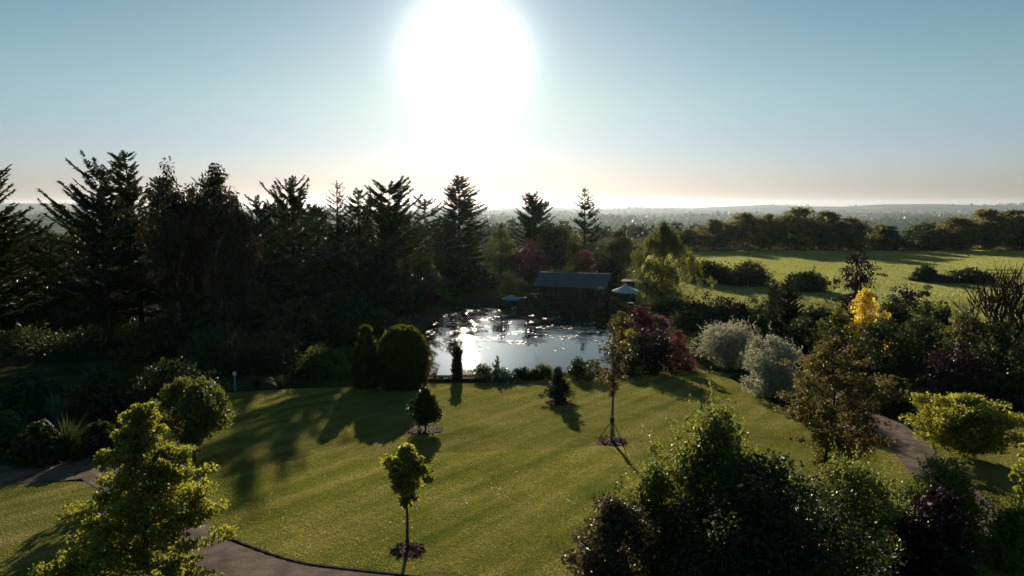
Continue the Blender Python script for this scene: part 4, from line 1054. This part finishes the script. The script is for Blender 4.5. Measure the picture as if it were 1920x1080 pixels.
# ------------------------------------------------------------------ far hedgerow beyond the field
HROW = 'trees of the hedgerow beyond the field'
hr = [broadleaf(100+i, 10, 9.5, prof='round', stem=.0, jag=.12, nc=100, n=36, L=.6, W=.38, cl=.13, leaf='hedgerow', lumpy=.3, inner=.15) for i in range(3)]
hd = [broadleaf(110+i, 10, 9.5, prof='spread', stem=.04, nc=85, n=46, L=.62, W=.42, cl=.16, leaf='green', lumpy=.2) for i in range(2)]
for i, (px, top, w, kind, lb) in enumerate((
    (1292, 428, 74, 0, 'pale olive tree at the left end of the far hedgerow'),
    (1340, 408, 64, 1, 'slim olive tree second from the left in the far hedgerow'),
    (1392, 396, 76, 0, 'rounded olive tree left of the twin in the far hedgerow'),
    (1442, 398, 70, 2, 'rounded olive tree right of its twin in the far hedgerow'),
    (1500, 386, 92, 0, 'tallest spreading tree of the far hedgerow'),
    (1548, 392, 80, 1, 'spreading tree right of the tallest one in the far hedgerow'),
    (1592, 406, 76, 2, 'lower olive tree behind the purple-leaved tree top'),
    (1655, 415, 76, 3, 'dense green round tree left of its darker neighbour in the hedgerow'),
    (1730, 410, 86, 4, 'darkest dense round tree in the far hedgerow'),
    (1790, 404, 84, 1, 'olive tree right of the darkest round hedgerow tree'),
    (1846, 389, 92, 0, 'tall olive tree near the right edge of the far hedgerow'),
    (1904, 390, 90, 2, 'tall olive tree cut by the right edge in the far hedgerow'),
    (1968, 398, 90, 1, 'olive tree of the far hedgerow past the right edge'),
    (1246, 436, 60, 3, 'dim green hedgerow tree behind the feathery willow'))):
    loc, h, w_ = dims(px, 168 + (i % 3)*2.5, top, w)
    plant('hedgerow_tree', lb, 'tree', (hr+hd)[kind], loc, HROW, rz=i*1.7, sc=(w_/9.5*1.22, w_/9.5*1.22, h/10))
def hedge(name, label, px0, px1, d0, d1, h, thick, leaf, n, L, seed, wav=.3):
    rng = np.random.default_rng(seed); a = np.array(spot(px0, d0)); c = np.array(spot(px1, d1)); k = max(6, int(np.linalg.norm(c-a)/(thick*.32)))
    s = rng.uniform(0, 1, k); P = a+(c-a)*s[:,None]; P[:,:2] += rng.normal(0, thick*.16, (k, 2)); P[:,2] = gz(P[:,0], P[:,1])
    hh = h*(1+wav*np.sin(s*23+seed)*np.sin(s*9)); P[:,2] += hh*rng.uniform(.1, .82, k); b = MB()
    scatter(b, rng, P-a, thick*.36, n, L, L*.65, .9)
    o = link(name, b.mesh(name, LM[leaf]), None, a); return tag(o, label, 'hedge')
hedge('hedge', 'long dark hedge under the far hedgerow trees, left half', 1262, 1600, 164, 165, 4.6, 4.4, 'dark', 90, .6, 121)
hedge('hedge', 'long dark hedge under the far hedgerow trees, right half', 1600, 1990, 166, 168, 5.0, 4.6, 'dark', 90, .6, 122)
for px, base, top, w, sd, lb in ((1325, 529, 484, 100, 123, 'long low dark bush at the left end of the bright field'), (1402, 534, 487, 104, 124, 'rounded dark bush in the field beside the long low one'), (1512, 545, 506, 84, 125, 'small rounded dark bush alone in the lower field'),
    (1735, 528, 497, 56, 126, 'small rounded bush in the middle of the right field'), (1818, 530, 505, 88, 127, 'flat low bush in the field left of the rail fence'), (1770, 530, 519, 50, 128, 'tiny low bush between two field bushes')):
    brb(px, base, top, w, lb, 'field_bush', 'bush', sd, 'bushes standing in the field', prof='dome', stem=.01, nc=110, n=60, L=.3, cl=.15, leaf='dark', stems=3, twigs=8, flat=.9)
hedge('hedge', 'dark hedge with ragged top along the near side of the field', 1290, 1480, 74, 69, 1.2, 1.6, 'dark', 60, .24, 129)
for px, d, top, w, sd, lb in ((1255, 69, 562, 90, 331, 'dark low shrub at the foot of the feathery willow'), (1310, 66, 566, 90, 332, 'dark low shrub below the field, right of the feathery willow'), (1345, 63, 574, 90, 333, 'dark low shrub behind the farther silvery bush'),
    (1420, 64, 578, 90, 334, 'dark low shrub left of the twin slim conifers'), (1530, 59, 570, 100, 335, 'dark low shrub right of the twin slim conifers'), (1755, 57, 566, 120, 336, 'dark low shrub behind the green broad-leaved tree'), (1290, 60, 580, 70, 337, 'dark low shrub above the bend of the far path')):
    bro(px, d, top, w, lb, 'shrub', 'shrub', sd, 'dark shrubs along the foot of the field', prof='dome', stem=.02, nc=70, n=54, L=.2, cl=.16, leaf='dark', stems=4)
brb(1372, 600, 553, 76, 'bronze-topped shrub in the dark hedge below the field', 'bronze_shrub', 'shrub', 130, None, prof='dome', stem=.05, nc=46, n=40, L=.2, cl=.16, leaf='purple', stems=3)

# ------------------------------------------------------------------ right-hand garden
RG = 'shrubs of the right garden'
con(1449, 58, 524, 46, 'smaller left one of two slim dark conifers in the right garden', 'cypress_tree', 131, None, base=.03, nw=26, per=8, spray=.3, dens=1.5, pw=.8, rise=.9, drop=.3)
con(1474, 54, 514, 74, 'taller right one of two slim dark conifers in the right garden', 'cypress_tree', 132, None, base=.03, nw=28, per=9, spray=.32, dens=1.6, pw=.9, rise=.8, drop=.2)
bro(1600, 60, 452, 92, 'dark purple-leaved open tree above the golden tree', 'purple_plum_tree', 'tree', 133, None, prof='ovate', stem=.1, nc=80, n=44, L=.2, cl=.13, leaf='purple', jag=.25, inner=.1, flat=.5)
bro(1690, 62, 520, 100, 'low dark purple shrub behind the golden tree', 'purple_shrub', 'shrub', 134, None, prof='dome', stem=.03, nc=46, n=40, L=.22, cl=.17, leaf='purple', stems=3)
bro(1615, 44, 528, 90, 'bright golden-yellow leaved small tree', 'golden_tree', 'tree', 135, None, prof='ovate', stem=.1, nc=60, n=90, L=.13, W=.1, cl=.16, leaf='golden', jag=.3, flat=.95, inner=.2)
bro(1565, 45, 572, 110, 'yellow-green rounded shrub left of the golden tree', 'privet_shrub', 'shrub', 136, RG, prof='dome', stem=.02, nc=70, n=54, L=.16, cl=.15, leaf='thuja', stems=3)
bro(1730, 47, 528, 76, 'green broad-leaved tree right of the golden tree', 'whitebeam_tree', 'tree', 137, None, prof='ovate', stem=.1, nc=50, n=50, L=.18, cl=.15, leaf='green', jag=.2)
bro(1680, 48, 540, 90, 'dark rounded shrub behind the golden tree and the broad-leaved tree', 'laurel_shrub', 'shrub', 138, RG, prof='dome', stem=.02, nc=60, n=50, L=.2, cl=.16, leaf='dark', stems=3)
for px, d, top, w, sd, lf, lb in ((1640, 39, 592, 150, 139, 'dark', 'large dark shrub mass below the golden tree'), (1720, 38, 590, 170, 140, 'dark', 'large dark shrub mass below the broad-leaved tree'), (1560, 40, 610, 110, 141, 'dark', 'dark shrub right of the twin conifers'),
    (1800, 41, 565, 110, 142, 'olive', 'grey-olive twiggy shrub behind the purple maple, left of its twin'), (1880, 40, 590, 120, 143, 'olive', 'grey-olive twiggy shrub under the leafless tree'), (1940, 36, 620, 120, 144, 'olive', 'grey-olive shrub cut by the right edge'),
    (1840, 36, 640, 150, 145, 'dark', 'dark shrub behind the purple maple'), (1500, 47, 590, 100, 146, 'dark', 'dark shrub at the foot of the twin conifers'), (1672, 30.5, 704, 90, 147, 'thuja', 'small mid-green shrub beside the shaded path'), (1910, 31, 690, 120, 148, 'dark', 'dark shrub above the golden flat shrub at the right edge'),
    (1430, 62, 590, 60, 154, 'green', 'mid-green shrub behind the silver bushes')):
    bro(px, d, top, w, lb, 'shrub', 'shrub', sd, RG, prof='dome', stem=.02, nc=80, n=54, L=.17, cl=.15, leaf=lf, stems=4, twigs=30 if lf == 'olive' else 0)
loc, h, w = dims(1900, 40, 470, 120); plant('bare_tree', 'leafless brown twiggy tree at the right edge', 'tree', bare_tree(149, h, w), loc, None, crown='branches')
brb(1366, 688, 594, 128, 'silvery-leaved bush with pale spiky top, farther from the lawn', 'silver_shrub', 'shrub', 150, None, prof='round', stem=.01, nc=120, n=80, L=.13, W=.07, cl=.14, leaf='silver', stems=4, twigs=26, flat=.9, inner=.4)
brb(1446, 744, 626, 122, 'rounded silvery-leaved bush at the edge of the lawn', 'silver_shrub', 'shrub', 151, None, prof='round', stem=.02, nc=140, n=90, L=.11, W=.06, cl=.13, leaf='silver', stems=4, twigs=24, flat=.9, inner=.4)
brb(1795, 752, 632, 170, 'dark purple-leaved spreading maple above the golden shrub', 'purple_maple', 'tree', 152, None, prof='spread', stem=.08, nc=80, n=60, L=.12, cl=.12, leaf='purple', jag=.2, flat=.5)
brb(1806, 858, 738, 190, 'golden-green flat-topped shrub right of the brown path', 'golden_shrub', 'shrub', 153, None, prof='flat', stem=.12, nc=120, n=120, L=.12, W=.07, cl=.13, leaf='gold_green', jag=.12, flat=.45, stems=4)

# bed on the right side of the pond
BED = 'shrubs of the red and purple pond bed'
brb(1120, 612, 582, 52, 'soft green grassy shrub at the far right pond corner', 'shrub', 'shrub', 160, BED, prof='dome', stem=.02, nc=34, n=50, L=.22, W=.05, cl=.2, leaf='lime', up=.1, stems=2)
brb(1166, 628, 574, 50, 'yellow-green upright shrub left of the crimson maple', 'shrub', 'shrub', 161, BED, prof='ovate', stem=.05, nc=40, n=44, L=.16, cl=.16, leaf='olive', stems=3)
brb(1202, 634, 568, 60, 'crimson-leaved small maple at the back of the pond bed', 'crimson_maple', 'shrub', 162, BED, prof='round', stem=.08, nc=50, n=50, L=.15, cl=.16, leaf='crimson', stems=2, flat=.5)
brb(1186, 655, 613, 56, 'bright yellow low shrub in front of the crimson maple', 'golden_shrub', 'shrub', 163, BED, prof='dome', stem=.02, nc=40, n=50, L=.12, cl=.16, leaf='gold_green', stems=3, flat=.4)
brb(1218, 700, 606, 110, 'dark purple smoke bush, largest in the pond bed', 'smoke_bush', 'shrub', 164, BED, prof='round', stem=.02, nc=90, n=60, L=.14, cl=.14, leaf='purple', stems=4)
brb(1270, 694, 618, 70, 'red-leaved shrub at the right end of the pond bed', 'red_shrub', 'shrub', 165, BED, prof='dome', stem=.02, nc=60, n=56, L=.13, cl=.15, leaf='red', stems=4)
brb(1305, 668, 628, 44, 'pale yellow-green low shrub beside the red-leaved shrub', 'shrub', 'shrub', 166, BED, prof='dome', stem=.02, nc=36, n=44, L=.12, cl=.16, leaf='olive', stems=3)
brb(1178, 702, 640, 80, 'dark green shrub at the lawn edge below the yellow shrub', 'shrub', 'shrub', 167, BED, prof='dome', stem=.02, nc=60, n=50, L=.13, cl=.15, leaf='dark', stems=4)
brb(1240, 632, 592, 50, 'orange-red low shrub behind the purple smoke bush', 'shrub', 'shrub', 168, BED, prof='dome', stem=.02, nc=36, n=44, L=.14, cl=.16, leaf='red', stems=3)
brb(1228, 628, 584, 40, 'olive shrub between the crimson maple and the orange-red shrub', 'shrub', 'shrub', 169, BED, prof='dome', stem=.02, nc=36, n=44, L=.14, cl=.16, leaf='olive', stems=3)

# low planting along the near pond edge
EDG = 'low plants along the near pond edge'
for px, base, top, w, sd, lf, pf, lb in (
    (905, 714, 680, 62, 170, 'green', 'dome', 'low green shrub right of the stone landing'), (938, 716, 688, 84, 171, 'blue', 'dome', 'spreading blue-green juniper by the stone landing'),
    (977, 713, 686, 44, 172, 'dark', 'dome', 'small round dark shrub in the near pond edge'), (1016, 712, 680, 50, 173, 'thuja', 'dome', 'yellow-green low shrub left of the blue conifer sapling'),
    (1082, 712, 668, 56, 174, 'dark', 'dome', 'dark dense shrub at the near right pond edge'), (1110, 712, 664, 50, 175, 'green', 'dome', 'loose green shrub behind the staked birch'),
    (826, 716, 706, 22, 176, 'dark', 'dome', 'very small dark shrub at the pond left of the planter'), (843, 716, 706, 18, 177, 'dark', 'dome', 'tiny dark shrub beside the planter'), (1000, 713, 692, 40, 178, 'green', 'dome', 'tiny green shrub by the stone kerb')):
    brb(px, base, top, w, lb, 'low_shrub', 'shrub', sd, EDG, prof=pf, stem=.02, nc=36, n=46, L=.11, cl=.17, leaf=lf, stems=3, limbs=False)
loc, h, w = dims_b(932, 712, 666, 22); plant('young_conifer', 'little upright conifer with two leaders in front of the bright water', 'tree', conifer(179, h, w, nw=12, per=5, spray=.16, rise=1.0, drop=.3, leaf='thuja', width=.4), loc)
tft(815, 714, 1.0, .5, 60, .025, 'reed', 'thin reeds at the left corner of the near pond edge', 181, 'reed_clump', 'reeds', bend=.3)
tft(800, 712, 1.3, .5, 50, .025, 'reed', 'tall reeds beside the big clipped dome', 184, 'reed_clump', 'reeds', bend=.3)
tft(1012, 708, 1.5, .9, 40, .022, 'reed', 'tall feathery grass clump against the bright water', 182, 'reed_clump', 'reeds', bend=.5)
tft(1030, 709, .8, .6, 60, .03, 'lime', 'short yellow-green grass clump by the pond', 183, 'reed_clump', 'reeds', bend=.6)

# clipped thujas on the lawn edge
loc, h, w = dims_b(757, 727, 617, 100)
plant('clipped_thuja', 'large dense clipped evergreen dome at the lawn edge', 'tree', topiary(190, h, w, lambda t: np.where(t < .45, .82+.4*t, np.sqrt(np.clip(1-((t-.45)/.56)**2.3, 0, 1))), 'thuja', 20000, .11, .055), loc)
loc, h, w = dims_b(688, 727, 617, 56)
plant('clipped_thuja', 'smaller pointed evergreen cone left of the big clipped dome', 'tree', topiary(191, h, w, lambda t: np.clip((1-t)*1.6, 0, 1)**.95*np.clip(t*3+.6, 0, 1), 'thuja', 11000, .12, .055), loc)

# ------------------------------------------------------------------ young trees on the lawn
def mulch_ring(px, py, rx, label, lip=True):
    x, y, z = at(px, py); rng = np.random.default_rng(int(px)); n = 28; V = []; 
    a = np.linspace(0, 2*np.pi, n, endpoint=False); rr = rx*(1+.05*rng.normal(0, 1, n))
    b = MB(); X = [0]; Y = [0]; Zh = [.10]
    for q, hh in ((.5, .09), (.85, .075), (1.0, .03)):
        X += list(q*rr*np.cos(a)); Y += list(q*rr*np.sin(a)); Zh += [hh]*n
    X = np.array(X); Y = np.array(Y); Zv = gz(X+x, Y+y) - z + np.array(Zh) + rng.normal(0, .012, len(X))
    b.add(np.c_[X, Y, Zv], [(0, 1+i, 1+(i+1) % n) for i in range(n)])
    F = [(1+r*n+i, 1+(r+1)*n+i, 1+(r+1)*n+(i+1) % n, 1+r*n+(i+1) % n) for r in range(2) for i in range(n)]
    b.L.append((np.array(F)).ravel()); b.S.append(np.full(len(F), 4)); b.T.append(np.full(len(F), .5)); b.M.append(np.zeros(len(F)))
    k = 160; q = rx*np.sqrt(rng.uniform(0, 1, k))*.95; t = rng.uniform(0, 6.28, k)
    P = np.c_[q*np.cos(t), q*np.sin(t), np.zeros(k)]; P[:,2] = gz(P[:,0]+x, P[:,1]+y)-z+.1
    b.leaves(P, rng.normal(0, 1, (k, 3))*np.array([1,1,.3]), rng.normal(0, .5, (k, 3))+np.array([0,0,1]), .1, .05)
    o = link('mulch_ring', b.mesh('mulch_ring', M['mulch']), None, (x, y, z)); tag(o, label, 'mulch ring', 'mulch rings round the young trees')
    return o
def add_leaves(o, name, mb, mat): return link(name, mb.mesh(name, mat), o)

# standard maple in the foreground centre
loc, h, w = dims_b(765, 1034, 830, 96)
plant('maple_sapling', 'slim young maple on a bare stem in the front centre of the lawn', 'tree', broadleaf(201, h, w, prof='vase', stem=.45, nc=58, n=60, L=.095, W=.08, cl=.13, leaf='maple_lime', trunk_r=.04, jag=.25, flat=.9, bend=.003), loc)
mulch_ring(765, 1036, .42, 'small dark soil ring under the front centre maple')
# upright dark sapling with wide mulch ring
loc, h, w = dims_b(798, 808, 712, 58)
plant('hornbeam_sapling', 'small dense oval dark tree above a wide mulch ring', 'tree', broadleaf(202, h, w, prof='ovate', stem=.16, nc=90, n=90, L=.09, W=.06, cl=.13, leaf='dark', trunk_r=.04, flat=1.6, jag=.2, bend=.004), loc)
mulch_ring(795, 809, .82, 'wide brown mulch ring under the small oval dark tree')
# little conifer
loc, h, w = dims_b(1047, 755, 676, 62)
plant('young_pine', 'young blue-green pine on the lawn with a jagged shadow', 'tree', broadleaf(203, h, w, prof='cone', stem=.08, nc=70, n=90, L=.12, W=.04, cl=.15, leaf='dark', trunk_r=.04, flat=.8, jag=.35, inner=.3, bend=.004), loc)
mulch_ring(1047, 757, .74, 'brown mulch ring under the young pine')
# staked birch
loc, h, w = dims_b(1147, 830, 580, 62)
mb = broadleaf(204, h, w, prof='ovate', stem=.36, nc=85, n=24, L=.10, W=.07, cl=.17, leaf='birch_sapling', bark='bark_birch', trunk_r=.06, jag=.3, inner=.05, core=False, bend=.003)
tre = plant('birch_sapling', 'tall slim young birch with pale trunk and bronze leaves, held by guy lines', 'tree', mb, loc)
for k in range(3):
    a = R(40+120*k); e = MB(); p1 = (.58*math.cos(a), .58*math.sin(a)); e.tube([(0, 0, .88), (p1[0], p1[1], g1(loc[0]+p1[0], loc[1]+p1[1])-loc[2]+.02)], .016, 5)
    link('guy_line', e.mesh('guy_line', M['metal_dark']), tre)
e = MB(); e.tube([(0,0,.82),(0,0,1.0)], .085, 8); link('trunk_collar', e.mesh('trunk_collar', M['metal_dark']), tre)
mulch_ring(1147, 830, .68, 'brown mulch ring under the staked birch')
# round-headed standard at the left
loc, h, w = dims_b(365, 868, 700, 150)
tre = plant('lollipop_tree', 'round headed young tree on a dark bare stem at the left lawn edge', 'tree', broadleaf(205, h, w, prof='round', stem=.27, nc=110, n=80, L=.1, W=.085, cl=.13, leaf='lollipop', trunk_r=.06, flat=.85, lumpy=.15, inner=.4, bend=.004), loc)
e = MB(); e.box((.14, -.02, .45), (.2, .02, .1)); e.box((.06, -.02, .45), (.1, .03, .03)); link('tree_tag', e.mesh('tree_tag', M['timber']), tre)

# ------------------------------------------------------------------ big foreground plants
def tiered(seed, h, w, tiers, leaf, L, n, nb=7, stem=.05, bark='bark', sag=.1, tr=.06, prof='cone', tip=.9):
    """young maple: boughs in loose tiers, sprays of leaves along each bough"""
    rng = np.random.default_rng(seed); b = MB(); tb = MB(); f = PROF[prof]
    tp = np.array([(rng.normal(0, .01*h)*(k > 0), rng.normal(0, .01*h)*(k > 0), h*.97*k) for k in np.linspace(0, 1, 8)]); tp[0,2] = -.15
    tb.tube(tp, np.linspace(tr, tr*.15, 8), 7)
    for i in range(tiers):
        t = (i+rng.uniform(0, .6))/tiers; z = h*(stem+(1-stem)*t*.97)
        for k in range(nb if t < .75 else nb-2):
            a = rng.uniform(0, 6.283); Rb = max(.15, w/2*f(np.array([t]))[0]*rng.uniform(.6, 1.12))
            hdir = np.array([math.cos(a), math.sin(a), 0]); s = np.linspace(0, 1, 6); ris = .5+.5*t
            pts = np.array([np.interp(z, tp[:,2], tp[:,0]), np.interp(z, tp[:,2], tp[:,1]), z]) + hdir*(Rb*s)[:,None] + np.array([0,0,1])*(Rb*(ris*s-(.3+sag)*s**2))[:,None]
            tb.tube(pts[::2]+0, [tr*.3*(1-t*.6), tr*.18*(1-t*.6), .004], 4, cap=False)
            nc = max(3, int(Rb/.2)); cs = rng.uniform(.3, 1.03, nc)**.8; C = np.stack([np.interp(cs, s, pts[:,c]) for c in range(3)], -1)
            C += rng.normal(0, .07*w*.4, (nc, 3))*np.array([1, 1, .6])
            scatter(b, rng, C, .15+.055*Rb, n, L, L*.72, .55, .2, .8, .8)
    C = np.c_[rng.normal(0, .06, (8, 2)), rng.uniform(.93, 1.0, 8)*h]; scatter(b, rng, C, .13, n//2, L, L*.72, .8, .1)
    return tb.mesh('trunk', M[bark], True), b.mesh('crown', LM[leaf])
x, y, z = spot(284, 13.2); h = top_z(y, 764) - z
plant('maple_tree', 'bright yellow-green young maple, largest tree at the front left', 'tree', tiered(313, h, 3.7, 19, 'maple_lime', .082, 62, 9, .06), (x, y, z))
x, y, z = spot(1552, 21.5); h = top_z(y, 634) - z
plant('katsura_tree', 'bronze-green open young tree in front of the purple maple', 'tree', tiered(302, h, 3.7, 17, 'bronze', .095, 26, 8, .06, prof='ovate'), (x, y, z))
x, y, z = spot(1335, 15.0); h = top_z(y, 690) - z
FG = 'large dark foreground shrubs'
plant('hazel_tree', 'large green bushy tree at the front right with pale leaf tips', 'tree', broadleaf(303, h, 4.3, prof='cone', stem=.03, nc=210, n=120, L=.085, W=.065, cl=.13, leaf='fresh', stems=4, jag=.2, inner=.25, twigs=70, corek=2), (x, y, z), FG)
x, y, z = spot(1222, 14.6); h = top_z(y, 818) - z
plant('hazel_shrub', 'narrow green spire shrub leaning on the left of the large front tree', 'shrub', broadleaf(304, h, 1.5, prof='ovate', stem=.02, nc=100, n=90, L=.08, W=.06, cl=.2, leaf='fresh', stems=3, jag=.2, twigs=30), (x, y, z), FG, crown='foliage')
x, y, z = spot(1440, 13.0); h = top_z(y, 850) - z
plant('hazel_shrub', 'green mass with shade-darkened leaf colour at the bottom of the picture below the large front tree', 'shrub', broadleaf(305, h, 4.4, prof='dome', stem=.02, nc=170, n=110, L=.085, W=.065, cl=.13, corek=2, leaf='dark', stems=4, jag=.15), (x, y, z), FG, crown='foliage')  # darker leaf colour stands in for the shade of a dense crown
x, y, z = spot(1150, 13.2); h = top_z(y, 912) - z
plant('viburnum_shrub', 'brownish dark rounded shrub at the bottom edge right of the lawn', 'shrub', broadleaf(306, h, 2.0, prof='dome', stem=.02, nc=110, n=120, L=.075, W=.05, cl=.15, leaf='viburnum', stems=4, jag=.08, twigs=14), (x, y, z), FG, crown='foliage')
x, y, z = spot(1590, 15.2); h = top_z(y, 855) - z
plant('spiraea_shrub', 'fine-leaved light green shrub in front of the bronze-green tree', 'shrub', broadleaf(307, h, 3.1, prof='dome', stem=.02, nc=150, n=110, L=.07, W=.05, cl=.12, leaf='fresh', stems=4, jag=.12, twigs=60, corek=3), (x, y, z), FG, crown='foliage')
x, y, z = spot(1770, 16.4); h = top_z(y, 846) - z
plant('viburnum_shrub', 'green rounded shrub at the near end of the brown path', 'shrub', broadleaf(308, h, 2.3, prof='dome', stem=.02, nc=110, n=100, L=.075, W=.055, cl=.14, leaf='fresh', stems=4, twigs=40), (x, y, z), FG, crown='foliage')
x, y, z = spot(1745, 14.2); h = top_z(y, 905) - z
plant('purple_shrub', 'dark purple shrub in the bottom right corner among green ones', 'shrub', broadleaf(309, h, 2.0, prof='dome', stem=.02, nc=100, n=90, L=.075, W=.055, cl=.14, leaf='purple', stems=4, twigs=20), (x, y, z), FG, crown='foliage')
x, y, z = spot(1905, 14.8); h = top_z(y, 945) - z
plant('viburnum_shrub', 'light green shrub cut by the bottom right corner', 'shrub', broadleaf(310, h, 1.5, prof='dome', stem=.02, nc=90, n=90, L=.075, W=.055, cl=.15, leaf='fresh', stems=4, twigs=30), (x, y, z), FG, crown='foliage')
x, y, z = spot(1932, 17.5); h = top_z(y, 790) - z
plant('maple_sapling', 'pale yellow-green sapling cut by the right edge beside the golden shrub', 'tree', broadleaf(311, h, 1.0, prof='ovate', stem=.2, nc=36, n=60, L=.1, W=.08, cl=.2, leaf='maple_lime', jag=.2), (x, y, z))
x, y, z = spot(-45, 15.5); h = top_z(y, 860) - z
plant('maple_sapling', 'yellow-green sapling just reaching in at the left edge', 'tree', broadleaf(312, h, .9, prof='ovate', stem=.2, nc=30, n=60, L=.1, W=.08, cl=.2, leaf='maple_lime'), (x, y, z))
